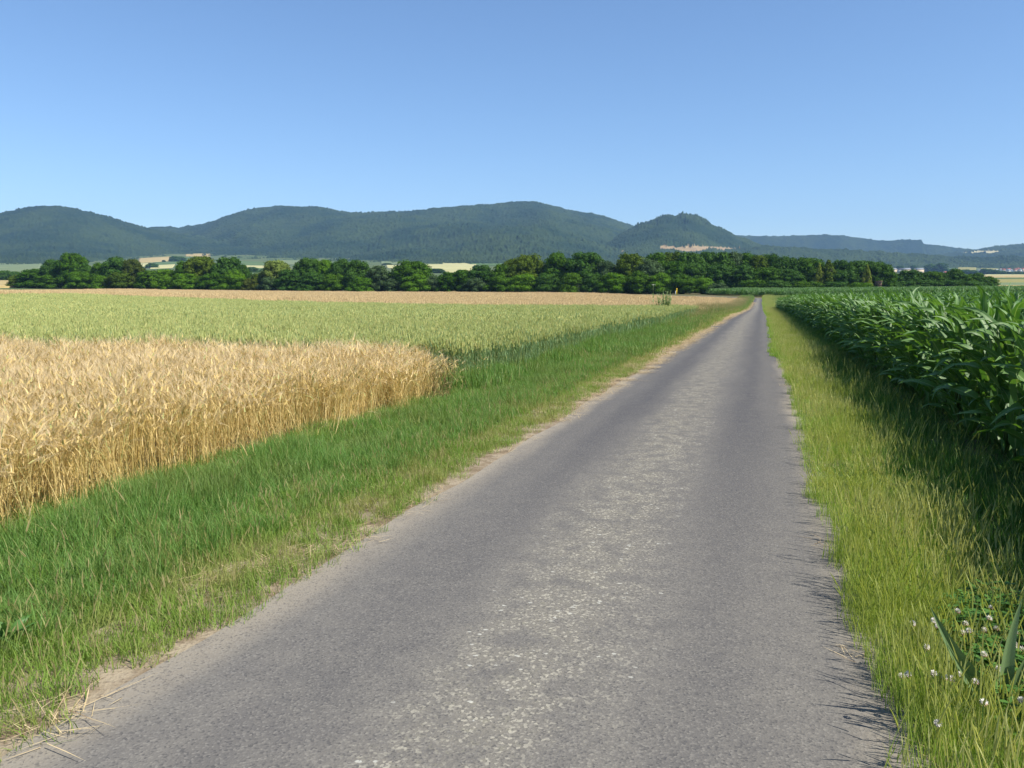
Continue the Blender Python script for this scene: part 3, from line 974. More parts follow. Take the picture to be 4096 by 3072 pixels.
# single far trees and bushes on the plain and round the village
FAR = [(20, 1082, 1122, 24, "bush clump at the left edge beyond the meadow"), (58, 1086, 1120, 20, "second bush right of the left edge beyond the meadow"), (-20, 1092, 1122, 26, "bush cut by the left edge of the picture"),
       (700, 1024, 1047, 20, "dark bush above the green strips of the far slope"), (722, 1026, 1046, 18, "small dark bush right of the first on the far slope"), (608, 1052, 1072, 20, "round bush in the pale strips of the far slope"),
       (655, 1040, 1047, 6, "tiny bush beside the ripe yellow field"), (1005, 1068, 1092, 28, "dark bush below the pale field left of the lime tree"), (1050, 1076, 1090, 12, "small bush right of the dark one by the lime tree"),
       (1548, 1052, 1060, 16, "bush row beside the pale field mid slope"), (1745, 1074, 1092, 30, "dark bush at the foot of the wide pale field"), (1905, 1060, 1085, 14, "tree at the right end of the wide pale field"),
       (3720, 1056, 1088, 22, "tree right of the long pale building"), (3765, 1052, 1090, 24, "second tree right of the long pale building"), (3745, 1066, 1090, 18, "small tree between two by the long pale building"),
       (3860, 1078, 1096, 22, "round tree standing below the olive hillside field"), (3890, 1080, 1098, 18, "small tree left of the white house"), (3935, 1074, 1094, 14, "slim tree right of the white house"),
       (3955, 1076, 1098, 18, "round tree between the white house and the village"), (3985, 1080, 1099, 14, "tree before the first village house"), (4010, 1084, 1099, 14, "tree before the second village house"),
       (4040, 1086, 1099, 16, "tree at the middle of the village front"), (4070, 1086, 1099, 14, "tree before the village's right houses"), (4090, 1088, 1099, 12, "last tree of the village front at the edge"),
       (3600, 1062, 1086, 14, "tree behind the long pale building's left end"), (3655, 1060, 1084, 12, "tree behind the long pale building's middle")]
for px, top, base, half, lb in FAR:
    g = hit_ground([px], [base])[0]
    tree('far_tree', lb, "single trees and bushes on the far plain", px, top, half, 'dome', 'dark' if px % 2 else 'mid', Y=g[1])


# ------------------------------------------------------------------ uncountable crops and grass: instanced tufts
def scatter_group():
    ng = bpy.data.node_groups.new("scatter_tufts", 'GeometryNodeTree')
    ng.interface.new_socket("Geometry", in_out='INPUT', socket_type='NodeSocketGeometry')
    ng.interface.new_socket("Tufts", in_out='INPUT', socket_type='NodeSocketCollection')
    ng.interface.new_socket("Geometry", in_out='OUTPUT', socket_type='NodeSocketGeometry')
    n, l = ng.nodes, ng.links
    gi, go = n.new("NodeGroupInput"), n.new("NodeGroupOutput")
    ci = n.new("GeometryNodeCollectionInfo")
    ci.inputs["Separate Children"].default_value = True
    ci.inputs["Reset Children"].default_value = True
    l.new(gi.outputs["Tufts"], ci.inputs["Collection"])
    ip = n.new("GeometryNodeInstanceOnPoints")
    ip.inputs["Pick Instance"].default_value = True

    def named(nm, typ):
        a = n.new("GeometryNodeInputNamedAttribute"); a.data_type = typ
        a.inputs["Name"].default_value = nm
        return a.outputs["Attribute"]
    l.new(gi.outputs["Geometry"], ip.inputs["Points"])
    l.new(ci.outputs[0], ip.inputs["Instance"])
    l.new(named("pick", 'INT'), ip.inputs["Instance Index"])
    er = n.new("FunctionNodeEulerToRotation")
    l.new(named("turn", 'FLOAT_VECTOR'), er.inputs[0])
    l.new(er.outputs[0], ip.inputs["Rotation"])
    l.new(named("size", 'FLOAT_VECTOR'), ip.inputs["Scale"])
    l.new(ip.outputs[0], go.inputs[0])
    return ng


SCATTER = scatter_group()


def stuff(name, label, variants, P, rot, size, pick):
    col = bpy.data.collections.new(name + "_tufts")
    for i, me in enumerate(variants):
        col.objects.link(bpy.data.objects.new(f"{name}_tuft_{i:02d}", me))
    P = np.asarray(P, np.float32)
    me = bpy.data.meshes.new(name)
    me.vertices.add(len(P))
    me.vertices.foreach_set("co", P.ravel())
    a = me.attributes.new("turn", 'FLOAT_VECTOR', 'POINT'); a.data.foreach_set("vector", np.asarray(rot, np.float32).ravel())
    a = me.attributes.new("size", 'FLOAT_VECTOR', 'POINT'); a.data.foreach_set("vector", np.asarray(size, np.float32).ravel())
    a = me.attributes.new("pick", 'INT', 'POINT'); a.data.foreach_set("value", np.asarray(pick, np.int32))
    o = link(name, me)
    m = o.modifiers.new("tufts", 'NODES')
    m.node_group = SCATTER
    ident = next(it.identifier for it in SCATTER.interface.items_tree if it.name == "Tufts" and it.in_out == 'INPUT')
    m[ident] = col
    tag(o, label, kind="stuff")
    return o


def ribbons(base, hgt, width, az, lean, curve, r, segs=4, taper=1.6, twist=None, tint=None, face=None):
    """flat blades: base (n,3), height, width, azimuth of lean, start lean (rad from vertical), curve added by the tip"""
    n = len(base)
    s = np.linspace(0, 1, segs + 1)
    ang = lean[:, None] + curve[:, None] * s[None] ** 1.3
    ds = hgt[:, None] / segs
    rr = np.concatenate([np.zeros((n, 1)), np.cumsum(np.sin(ang[:, :-1]) * ds, 1)], 1)
    zz = np.concatenate([np.zeros((n, 1)), np.cumsum(np.cos(ang[:, :-1]) * ds, 1)], 1)
    cx, cy = np.cos(az)[:, None], np.sin(az)[:, None]
    Cc = np.stack([base[:, 0:1] + rr * cx, base[:, 1:2] + rr * cy, base[:, 2:3] + zz], -1)
    fa = az + PI / 2 + (r.normal(size=n) * 0.5 if face is None else face)
    w = width[:, None] * np.clip(1 - s[None] ** taper, 0.04, 1) * 0.5
    side = np.stack([np.cos(fa)[:, None] * w, np.sin(fa)[:, None] * w, 0 * w], -1)
    V = np.stack([Cc - side, Cc + side], 2).reshape(-1, 3)
    k = np.arange(n)[:, None] * (segs + 1) * 2 + np.arange(segs)[None] * 2
    k = k.ravel()
    Q = np.stack([k, k + 1, k + 3, k + 2], 1)
    t = r.random(n) if tint is None else np.broadcast_to(tint, (n,))
    return V, Q, np.repeat(t, (segs + 1) * 2), Cc


def join(parts):
    V, Q, T, off = [], [], [], 0
    for p in parts:
        V.append(p[0]); Q.append(p[1] + off); T.append(p[2]); off += len(p[0])
    return np.concatenate(V), np.concatenate(Q), np.concatenate(T)


def disc(n, R, r):
    a = r.random(n) * 2 * PI; q = R * np.sqrt(r.random(n))
    return np.stack([q * np.cos(a), q * np.sin(a), np.zeros(n)], 1)


def grass_tuft(seed, n, R, h0, h1, w0, w1, lean, curve, mat, segs=4, heads=0, hh=(0.35, 0.5), name="grass"):
    r = np.random.default_rng(seed)
    parts = [ribbons(disc(n, R, r), r.uniform(h0, h1, n), r.uniform(w0, w1, n), r.random(n) * 2 * PI, abs(r.normal(size=n)) * lean, r.random(n) * curve, r, segs)]
    if heads:
        b = disc(heads, R, r)
        H = r.uniform(hh[0], hh[1], heads); az = r.random(heads) * 2 * PI
        le = abs(r.normal(size=heads)) * .12; cu = r.random(heads) * .5
        V, Q, T, Cc = ribbons(b, H, np.full(heads, .0022), az, le, cu, r, 4, 9, tint=.97)
        parts.append((V, Q, T))
        for f in (0, 1.57):
            tip = Cc[:, -2]; d = Cc[:, -1] - Cc[:, -2]
            l = np.linalg.norm(d, axis=1)
            parts.append(ribbons(tip, l * r.uniform(1.0, 1.7, heads), np.full(heads, .007), az, np.arccos(np.clip(d[:, 2] / l, -1, 1)), np.full(heads, .2), r, 3, 2.5, tint=.97, face=f)[:3])
    V, Q, T = join(parts)
    return mesh_np(name, V, Q, mat, False, attrs={"tint": T})


def scatter_uv(u0, u1, v0, v1, density, r, margin=500, zmax=1.0):
    """random (u, v) points of a strip along the road, culled to what the camera can nearly see"""
    n = int((u1 - u0) * (v1 - v0) * density)
    u, v = r.uniform(u0, u1, n), r.uniform(v0, v1, n)
    return cull(u, v, margin)


def cull(u, v, margin=500):
    p = uv2xy(u, v)
    px = 2048 + p[:, 0] / np.maximum(p[:, 1], .05) * F_PX * 1.0
    k = (p[:, 1] > 0.7) & (px > -margin) & (px < 4096 + margin)
    return u[k], v[k], p[k]


def lift_pts(p, dz=0.0):
    return np.concatenate([p, (ground(p[:, 0], p[:, 1]) + dz)[:, None]], 1)


def place(name, label, variants, p, r, smin, smax, tilt=0.06, zs=None, dz=0.0, grow=None):
    n = len(p)
    P = lift_pts(p, dz)
    rot = np.stack([r.normal(size=n) * tilt, r.normal(size=n) * tilt, r.random(n) * 2 * PI], 1)
    s = r.uniform(smin, smax, n) * (1 if grow is None else grow)
    z = s * (1 if zs is None else zs)
    return stuff(name, label, variants, P, rot, np.stack([s, s, z], 1), r.integers(0, len(variants), n))


M['lush'] = leaf_mat("lush_grass", (0.112, 0.235, 0.045), (0.200, 0.345, 0.074), (0.42, 0.42, 0.16), trans=.45, rough=.5, world_scale=0.9, wcol=(0.195, 0.265, 0.070))
M['short'] = leaf_mat("short_dry_grass", (0.150, 0.270, 0.040), (0.270, 0.370, 0.065), (0.44, 0.38, 0.18), trans=.4, rough=.6, world_scale=1.3, wcol=(0.34, 0.33, 0.11))
M['thin'] = leaf_mat("thin_verge_grass", (0.190, 0.365, 0.045), (0.345, 0.495, 0.085), (0.54, 0.54, 0.22), trans=.48, rough=.55, world_scale=0.8, wcol=(0.370, 0.440, 0.085))
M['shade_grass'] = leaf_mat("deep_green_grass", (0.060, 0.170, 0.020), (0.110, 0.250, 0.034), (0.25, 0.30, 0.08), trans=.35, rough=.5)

r = np.random.default_rng(11)
lush_v = [grass_tuft(200 + k, 60, .12, .07, .215, .0035, .0065, .42, 1.7, M['lush'], 4) for k in range(6)]
lush_far = [grass_tuft(210 + k, 70, .30, .12, .27, .010, .018, .34, 1.2, M['lush'], 3) for k in range(4)]
short_v = [grass_tuft(220 + k, 52, .11, .045, .135, .0028, .0045, .55, 1.6, M['short'], 3, 1, (.10, .20)) for k in range(5)]
short_far = [grass_tuft(230 + k, 50, .28, .06, .17, .009, .016, .45, 1.3, M['short'], 2, 1, (.18, .28)) for k in range(4)]
thin_v = [grass_tuft(240 + k, 64, .10, .07, .22, .0022, .0038, .18, .55, M['thin'], 3, 5, (.20, .33)) for k in range(6)]
thin_far = [grass_tuft(250 + k, 70, .28, .09, .25, .008, .014, .18, .5, M['thin'], 3, 7, (.22, .34)) for k in range(4)]
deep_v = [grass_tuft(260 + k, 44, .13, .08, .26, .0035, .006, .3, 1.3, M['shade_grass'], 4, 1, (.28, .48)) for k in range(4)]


def banded(specs, r):
    out = []
    for u0, u1, dens, v0, v1 in specs:
        u, v, p = scatter_uv(u0, u1, v0, v1, dens, r)
        out.append((u, v, p))
    return np.concatenate([o[0] for o in out]), np.concatenate([o[1] for o in out]), np.concatenate([o[2] for o in out])


# left verge
u, v, p = banded([(0.8, 8, 115, -4.35, -2.25), (8, 22, 62, -4.35, -2.2)], r)
lump = vnoise(p[:, 0] * 1.7 + 40, p[:, 1] * 1.7 + 40, 5)
place("lush_grass", "lush bright green grass of the left verge nearest the camera", lush_v, p, r, .75, 1.25, .10, zs=(.45 + 1.05 * lump) * (1 - .40 * sstep(-v, 3.6, 4.1) * (u < 14)))
u, v, p = banded([(22, 60, 26, -4.3, -2.2), (60, 130, 11, -4.3, -2.2), (130, 262, 6, -4.6, -1.9)], r)
lump = vnoise(p[:, 0] * .8 + 40, p[:, 1] * .8 + 40, 6)
place("lush_grass", "green grass of the left verge farther along the road", lush_far, p, r, .8, 1.25, .08, zs=.7 + .7 * lump, grow=1 + np.clip(u - 60, 0, 200) / 130)
u, v, p = banded([(0.8, 9, 150, -2.75, -1.52), (9, 22, 80, -2.7, -1.52)], r)
k = r.random(len(u)) < np.clip((np.abs(v) - 1.50 - .18 * vnoise(u * 1.3 + 9, v * 0 + 3, 8)) / .16, .03, 1)
place("short_grass", "short yellowish grass along the left edge of the road", short_v, p[k], r, .7, 1.2, .12)
u, v, p = banded([(22, 70, 24, -2.65, -1.75), (70, 250, 7, -2.6, -1.7)], r)
place("short_grass", "dry short grass edging the road farther along on the left", short_far, p, r, .7, 1.1, .1, grow=1 + np.clip(u - 60, 0, 200) / 200)
u, v, p = banded([(0.8, 9, 20, -4.2, -2.3), (9, 24, 22, -4.1, -2.2)], r)
k = vnoise(u * .9 + 3, v * 1.1 + 30, 91) > .48
place("dry_grass", "dry yellowish tufts mixed into the left verge", short_v, p[k], r, 1.0, 1.6, .16)
u, v, p = banded([(40, 110, 12, -4.2, -1.75), (110, 240, 5, -4.4, -1.7)], r)
place("dry_grass", "seeding dry grass mixed into the far part of the left verge", short_far, p, r, 1.1, 1.9, .1, grow=1 + np.clip(u - 60, 0, 200) / 160)
M['tall'] = leaf_mat("tall_verge_grass", (0.150, 0.250, 0.050), (0.300, 0.360, 0.110), (0.44, 0.36, 0.19), trans=.4, world_scale=.35, wcol=(0.33, 0.32, 0.13))
tall_v = [grass_tuft(270 + k, 60, .34, .30, .80, .008, .015, .22, .8, M['tall'], 3, 8, (.6, .95)) for k in range(4)]
u, v, p = banded([(56, 80, 7, -4.6, -3.0), (80, 130, 6, -4.8, -2.5), (130, 236, 4, -5.2, -2.2)], r)
k = vnoise(u * .12 + 3, v * .4 + 30, 93) > .25
place("tall_grass", "tall muted grass on the far part of the left verge before the tan strip", tall_v, p[k], r, .75, 1.15, .08, zs=.55 + .6 * sstep(u[k], 56, 75))
u, v, p = banded([(13.5, 30, 26, -4.3, -3.6), (30, 62, 10, -4.3, -3.55)], r)
place("lush_grass", "longer grass growing into the foot of the wheat", lush_far, p, r, .8, 1.3, .1, zs=1.0 + .7 * vnoise(u * .7, v * .8 + 9, 94))
# right verge
u, v, p = banded([(1.5, 8, 200, 1.38, 2.9), (8, 22, 105, 1.38, 2.9)], r)
edge_j = .14 * vnoise(u * 1.1 + 5, v * 0 + 1, 18)
k = (r.random(len(u)) < np.clip((v - 1.36 - edge_j) / .12, .0, 1)) & (r.random(len(u)) < np.clip((2.50 - v + .25 * (vnoise(u * .8, v * 0 + 7, 77) - .5)) / .35, .03, 1))
fx_, fy_ = on_flat(3960, 2740)
k &= (np.hypot(p[:, 0] - fx_, (p[:, 1] - fy_) * .8) > .36) | (r.random(len(u)) < .85) | (v < 1.9)
p, v, u = p[k], v[k], u[k]
lump = vnoise(p[:, 0] * 1.5 + 40, p[:, 1] * 1.5 + 40, 7)
place("thin_grass", "thin yellow green seeding grass of the right verge nearest the camera", thin_v, p, r, .75, 1.2, .06, zs=.50 + .60 * lump)
u, v, p = banded([(1.5, 9, 26, 1.62, 2.6), (9, 24, 16, 1.62, 2.5)], r)
k = vnoise(u * 1.1 + 13, v * 1.3 + 20, 92) > .45
place("lush_grass", "greener tufts mixed into the right verge", lush_v, p[k], r, .6, 1.0, .08)
u, v, p = banded([(22, 34, 60, 1.42, 2.45), (34, 60, 36, 1.46, 2.45), (60, 128, 14, 1.5, 2.6), (128, 262, 6, 1.45, 4.0)], r)
k = r.random(len(u)) < np.clip((v - 1.38 - .18 * vnoise(u * .8 + 5, v * 0 + 1, 19)) / .12, 0, 1)
u, v, p = u[k], v[k], p[k]
place("thin_grass", "yellow green grass of the right verge farther along the road", thin_far, p, r, .75, 1.15, .06, grow=1 + np.clip(u - 60, 0, 200) / 130)
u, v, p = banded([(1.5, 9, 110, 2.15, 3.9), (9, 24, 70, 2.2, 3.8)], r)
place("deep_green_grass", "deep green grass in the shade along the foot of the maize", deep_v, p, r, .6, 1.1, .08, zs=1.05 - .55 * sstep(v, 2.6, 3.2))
u, v, p = banded([(24, 70, 26, 2.25, 3.7), (70, 126, 12, 2.35, 3.7)], r)
place("deep_green_grass", "dark green grass under the far part of the maize edge", lush_far, p, r, .7, 1.1, .06)

# straw litter
M['straw'] = leaf_mat("straw", (0.44, 0.32, 0.16), (0.68, 0.54, 0.31), (0.26, 0.17, 0.08), trans=.1, rough=.6)


def straw_tuft(seed, n, R):
    q = np.random.default_rng(seed)
    b = disc(n, R, q); b[:, 2] = q.random(n) * .02 + .012
    V, Q, T, _ = ribbons(b, q.uniform(.05, .24, n), q.uniform(.002, .004, n), q.random(n) * 2 * PI, 1.45 + q.normal(size=n) * .1, q.normal(size=n) * .1, q, 2, 8)
    V[:, 2] = np.maximum(V[:, 2], .009)
    return mesh_np("straw", V, Q, M['straw'], False, attrs={"tint": T})


straw_v = [straw_tuft(300 + k, 26, .16) for k in range(5)]
us, vs, ps = banded([(1.0, 10, 9, -2.15, -1.58), (10, 16, 40, -2.0, -1.42), (16, 32, 75, -2.05, -1.34), (32, 90, 42, -2.1, -1.25), (90, 200, 12, -2.1, -1.25), (2, 40, 2.5, 1.42, 1.75)], r)
k = vnoise(us * .9 + 3, vs * .8 + 7, 12) > .22
place("straw", "loose straw litter along the edges of the road", straw_v, ps[k], r, .7, 1.3, .02, dz=.006, zs=.8, grow=1 + np.clip(us[k] - 14, 0, 200) / 45)

# ------------------------------------------------------------------ cereals
M['barley'] = leaf_mat("ripe_barley", (0.54, 0.39, 0.115), (0.82, 0.635, 0.29), (0.42, 0.44, 0.15), trans=.30, rough=.55, spec=.3, tcol=(1, .9, .6))
M['awn'] = leaf_mat("barley_awns", (0.66, 0.51, 0.28), (0.86, 0.72, 0.46), trans=.40, rough=.5, tcol=(1, .92, .7))


def barley_clump(seed, n, R, coarse=1.0):
    q = np.random.default_rng(seed)
    b = disc(n, R, q)
    H = q.normal(.66, .05, n); az = q.random(n) * 2 * PI
    le = abs(q.normal(size=n)) * .10; cu = q.random(n) * .35
    V, Q, T, Cc = ribbons(b, H, np.full(n, .0040 * coarse), az, le, cu, q, 4, 12)
    parts = [(V, Q, T)]
    nl = n * 3
    i = q.integers(0, n, nl); lv = q.integers(0, 4, nl)
    parts.append(ribbons(Cc[i, lv], q.uniform(.10, .24, nl), q.uniform(.004, .009, nl) * coarse, q.random(nl) * 2 * PI, q.uniform(.05, .7, nl), q.uniform(.4, 2.4, nl), q, 3, 2)[:3])
    tip = Cc[:, -1]
    d = Cc[:, -1] - Cc[:, -2]; l = np.linalg.norm(d, axis=1)
    e0 = np.arccos(np.clip(d[:, 2] / l, -1, 1))
    nod = q.uniform(.4, 1.9, n)
    eV, eQ, eT, eC = ribbons(tip, q.uniform(.07, .10, n), np.full(n, .013 * coarse), az, e0 + nod * .3, nod, q, 3, 4, face=0.3)
    parts.append((eV, eQ, eT))
    ne = 9
    i = np.repeat(np.arange(n), ne)
    lv = np.tile(np.array([0, 1, 1, 2, 2, 2, 3, 3, 3]), n)
    dd = eC[i, 3] - eC[i, 1]
    e1 = np.arctan2(np.hypot(dd[:, 0], dd[:, 1]), dd[:, 2]) + q.normal(size=n * ne) * .22
    A = ribbons(eC[i, lv], q.uniform(.09, .15, n * ne), np.full(n * ne, .0022 * coarse), az[i] + q.normal(size=n * ne) * .30, e1, np.full(n * ne, .12), q, 2, 1.4)
    V, Q, T = join(parts)
    nq = len(Q)
    V2, Q2, T2 = join([(V, Q, T), A[:3]])
    return mesh_np("barley", V2, Q2, [M['barley'], M['awn']], False, attrs={"tint": T2}, mat_idx=np.r_[np.zeros(nq), np.ones(len(Q2) - nq)])


r = np.random.default_rng(21)
UB = 14.3
bar_v = [barley_clump(400 + k, 15, .17) for k in range(9)]
us, vs, ps = banded([(0.5, UB, 34, -26, -4.02)], r)
k = (vs < -4.02 - .25 * vnoise(us * 1.5 + 2, vs * 0 + 4, 31)) & (us < UB - .3 * vnoise(vs + 50, us * 0 + 2, 32))
ps, us, vs = ps[k], us[k], vs[k]
edge_d = np.minimum(-4.02 - vs, (UB - us) * .8) * .6 + .25 * vnoise(ps[:, 0] * 2.3 + 50, ps[:, 1] * 2.3 + 50, 34)
sz = (.82 + .3 * vnoise(ps[:, 0] * .9 + 50, ps[:, 1] * .9 + 50, 33)) * (.78 + .22 * sstep(edge_d, .05, .65))
place("barley", "ripe golden barley standing at the left", bar_v, ps, r, .85, 1.12, .13, zs=sz)
us, vs, ps = banded([(0.8, UB + .4, 11, -4.35, -3.5)], r)
k = r.random(len(us)) < (-3.45 - vs) / .9
thin_bar = [barley_clump(430 + k_, 4, .15) for k_ in range(4)]
place("barley", "loose outer barley stalks leaning over the verge grass", thin_bar, ps[k], r, .75, 1.0, .28, zs=.85)

M['ear'] = leaf_mat("green_wheat_ears", (0.44, 0.48, 0.165), (0.64, 0.64, 0.265), (0.68, 0.60, 0.25), trans=.25, rough=.6, tcol=(1, 1, .7))
M['wheat_leaf'] = leaf_mat("wheat_leaves", (0.160, 0.265, 0.125), (0.265, 0.380, 0.150), (0.38, 0.38, 0.13), trans=.35, rough=.5)


def wheat_clump(seed, n, R, coarse=1.0, leaves=2, stem=True):
    q = np.random.default_rng(seed)
    b = disc(n, R, q)
    H = q.normal(.66, .04, n); az = q.random(n) * 2 * PI
    le = abs(q.normal(size=n)) * .06; cu = q.random(n) * .12
    V, Q, T, Cc = ribbons(b, H, np.full(n, .004 * coarse), az, le, cu, q, 3, 12)
    parts = [(V, Q, T)]
    nl = n * leaves
    i = q.integers(0, n, nl); lv = q.integers(1, 4, nl)
    parts.append(ribbons(Cc[i, lv] * np.array([1, 1, .92]), q.uniform(.14, .24, nl), q.uniform(.009, .013, nl) * coarse, q.random(nl) * 2 * PI, q.uniform(.15, .6, nl), q.uniform(.3, 1.9, nl), q, 3, 2)[:3])
    nq = sum(len(x[1]) for x in parts)
    tip = Cc[:, -1]; d = Cc[:, -1] - Cc[:, -2]; l = np.linalg.norm(d, axis=1)
    e0 = np.arccos(np.clip(d[:, 2] / l, -1, 1))
    L = q.uniform(.075, .10, n); cu = q.uniform(0, .7, n)
    for f in (0.0, 1.57):
        parts.append(ribbons(tip, L, np.full(n, .018 * coarse), az, e0, cu, q, 3, 5, face=f)[:3])
    V, Q, T = join(parts)
    return mesh_np("wheat", V, Q, [M['wheat_leaf'], M['ear']], False, attrs={"tint": T}, mat_idx=np.r_[np.zeros(nq), np.ones(len(Q) - nq)])


UW = 66.0
wh_v = [wheat_clump(500 + k, 20, .20) for k in range(6)]
us, vs, ps = banded([(UB + .15, 27, 26, -30, -3.95)], r)
k = (vs < -3.95 - .25 * vnoise(us * 1.3 + 2, vs * 0 + 4, 41)) & (us > UB + .1 - .3 * vnoise(vs + 50, us * 0 + 2, 32) + .2)
place("wheat", "green unripe wheat just beyond the barley", wh_v, ps[k], r, .9, 1.12, .06, zs=.97 + .10 * vnoise(ps[k][:, 0] * .7 + 50, ps[k][:, 1] * .7 + 50, 43))
wh_mid = [wheat_clump(520 + k, 60, .62, 1.9, 1) for k in range(5)]
us, vs, ps = banded([(27, UW, 3.4, -64, -4.1)], r)
k = vs < -3.95 - .3 * vnoise(us * .9 + 2, vs * 0 + 4, 44)
place("wheat", "green unripe wheat farther out, up to the tan barley strip", wh_mid, ps[k], r, .9, 1.12, .05, zs=.97 + .12 * vnoise(ps[k][:, 0] * .3 + 50, ps[k][:, 1] * .3 + 50, 45))


def plume_tile(seed, n, R, mat, h0, h1, w):
    q = np.random.default_rng(seed)
    b = disc(n, R, q); 
    parts = []
    for f in (0.0, 1.6):
        parts.append(ribbons(b, q.uniform(h0, h1, n), np.full(n, w), q.random(n) * 2 * PI, abs(q.normal(size=n)) * .15, q.random(n) * .8, q, 2, 3, face=f)[:3])
    V, Q, T = join(parts)
    return mesh_np("tile", V, Q, mat, False, attrs={"tint": T})


M['tan_crop'] = leaf_mat("ripe_barley_strip", (0.60, 0.44, 0.21), (0.76, 0.60, 0.33), (0.50, 0.36, 0.18), trans=.25, rough=.6, tcol=(1, .9, .65), world_scale=.05, wcol=(0.64, 0.48, 0.25))
tan_v = [plume_tile(540 + k, 190, 1.5, M['tan_crop'], .55, .84, .085) for k in range(5)]
us, vs, ps = banded([(UW + .3, 130, .55, -130, -4.6), (130, 292, .26, -260, -4.8)], r)
k = (vs < -4.4 - .6 * vnoise(us * .3 + 2, vs * 0 + 4, 46)) | (us > 90)
k &= us < 286 - 0.0 * vs
k &= ~((us > 225) & (vs > -6 - (us - 225) * .9))
place("barley", "tan ripe barley strip in front of the hedge", tan_v, ps[k], r, .95, 1.3, .03, zs=.92 / (1 + np.clip(us[k] - 130, 0, 200) / 260), grow=1 + np.clip(us[k] - 130, 0, 200) / 260)

M['pale_crop'] = leaf_mat("pale_green_cereal", (0.20, 0.27, 0.07), (0.30, 0.36, 0.11), trans=.3, rough=.6)
pale_v = [plume_tile(550 + k, 150, 1.4, M['pale_crop'], .35, .6, .09) for k in range(4)]
us, vs, ps = banded([(127.5, 256, .5, 5.0, 60)], r)
place("cereal", "pale green cereal between the two maize fields", pale_v, ps, r, .95, 1.25, .03, zs=1 / (1 + np.clip(us - 130, 0, 200) / 260), grow=1 + np.clip(us - 130, 0, 200) / 260)

# ------------------------------------------------------------------ maize
def maize_mat():
    b = NB("maize_leaf")
    uvn = b.n.new("ShaderNodeUVMap")
    sx = b.n.new("ShaderNodeSeparateXYZ"); b.l.new(uvn.outputs[0], sx.inputs[0])
    a = b.math('ABSOLUTE', b.math('SUBTRACT', sx.outputs[0], 0.5))
    rr = b.orand()
    n = b.noise(7.0, 3.0, b.pos())
    col = b.mix(rr, (0.075, 0.170, 0.036), (0.130, 0.250, 0.058))
    col = b.mix(b.math('MULTIPLY', b.rng(n, .4, .7), .35), col, (0.135, 0.235, 0.085))
    wave = b.n.new("ShaderNodeTexWave"); wave.inputs["Scale"].default_value = 9.0
    b.l.new(uvn.outputs[0], wave.inputs[0])
    col = b.mix(b.math('MULTIPLY', wave.outputs[1], .14), col, (0.09, 0.16, 0.05))
    col = b.mix(b.math('SUBTRACT', 1.0, b.rng(a, .03, .075)), col, (0.24, 0.33, 0.13))
    s = b.bsdf(col, 0.52, 0.42)
    tr = b.n.new("ShaderNodeBsdfTranslucent")
    b.put(tr.inputs[0], b.mix(1.0, col, (1.1, 1.25, .35), 'MULTIPLY'))
    mx = b.n.new("ShaderNodeMixShader"); mx.inputs[0].default_value = .30
    b.l.new(s, mx.inputs[1]); b.l.new(tr.outputs[0], mx.inputs[2])
    return b.done(mx.outputs[0])


M['maize'] = maize_mat()
M['stalk'] = plain_mat("maize_stalk", (0.09, 0.15, 0.035), (0.13, 0.18, 0.05), 6.0, rough=.5)


def maize_leaf(q, z0, L, W, elev, droop, az, segs=9, base=(0, 0)):
    s = np.linspace(0, 1, segs + 1)
    th = elev - droop * s ** 1.9
    ds = L / segs
    rr = np.concatenate([[0], np.cumsum(np.cos(th[:-1]) * ds)]) + .01
    zz = np.concatenate([[0], np.cumsum(np.sin(th[:-1]) * ds)]) + z0
    bend = az + q.normal() * .35 * s ** 2
    w = W * np.minimum(1, (s / .16 + .25)) ** .7 * np.clip(1 - s ** 2.1, 0.02, 1) * .5
    ph = q.random() * 6
    V, UV = [], []
    tw = q.normal() * .9
    for i in range(segs + 1):
        dx, dy = math.cos(bend[i]), math.sin(bend[i])
        px_, py_ = -dy, dx
        c = np.array([base[0] + rr[i] * dx, base[1] + rr[i] * dy, zz[i]])
        nx = np.array([-math.sin(th[i]) * dx, -math.sin(th[i]) * dy, math.cos(th[i])])
        for j, e in enumerate((-1, -.45, 0, .45, 1)):
            up = abs(e) * w[i] * .28 + (w[i] * .35 * math.sin(s[i] * 17 + ph + (1.7 if e > 0 else 0)) * abs(e) ** 2)
            t_ = tw * s[i]
            side = np.array([px_, py_, 0]) * math.cos(t_) + nx * math.sin(t_)
            nn = nx * math.cos(t_) - np.array([px_, py_, 0]) * math.sin(t_)
            V.append(c + side * e * w[i] + nn * up)
            UV.append((.5 + e * .5, s[i]))
    return np.array(V), grid_faces(segs + 1, 5), np.array(UV)


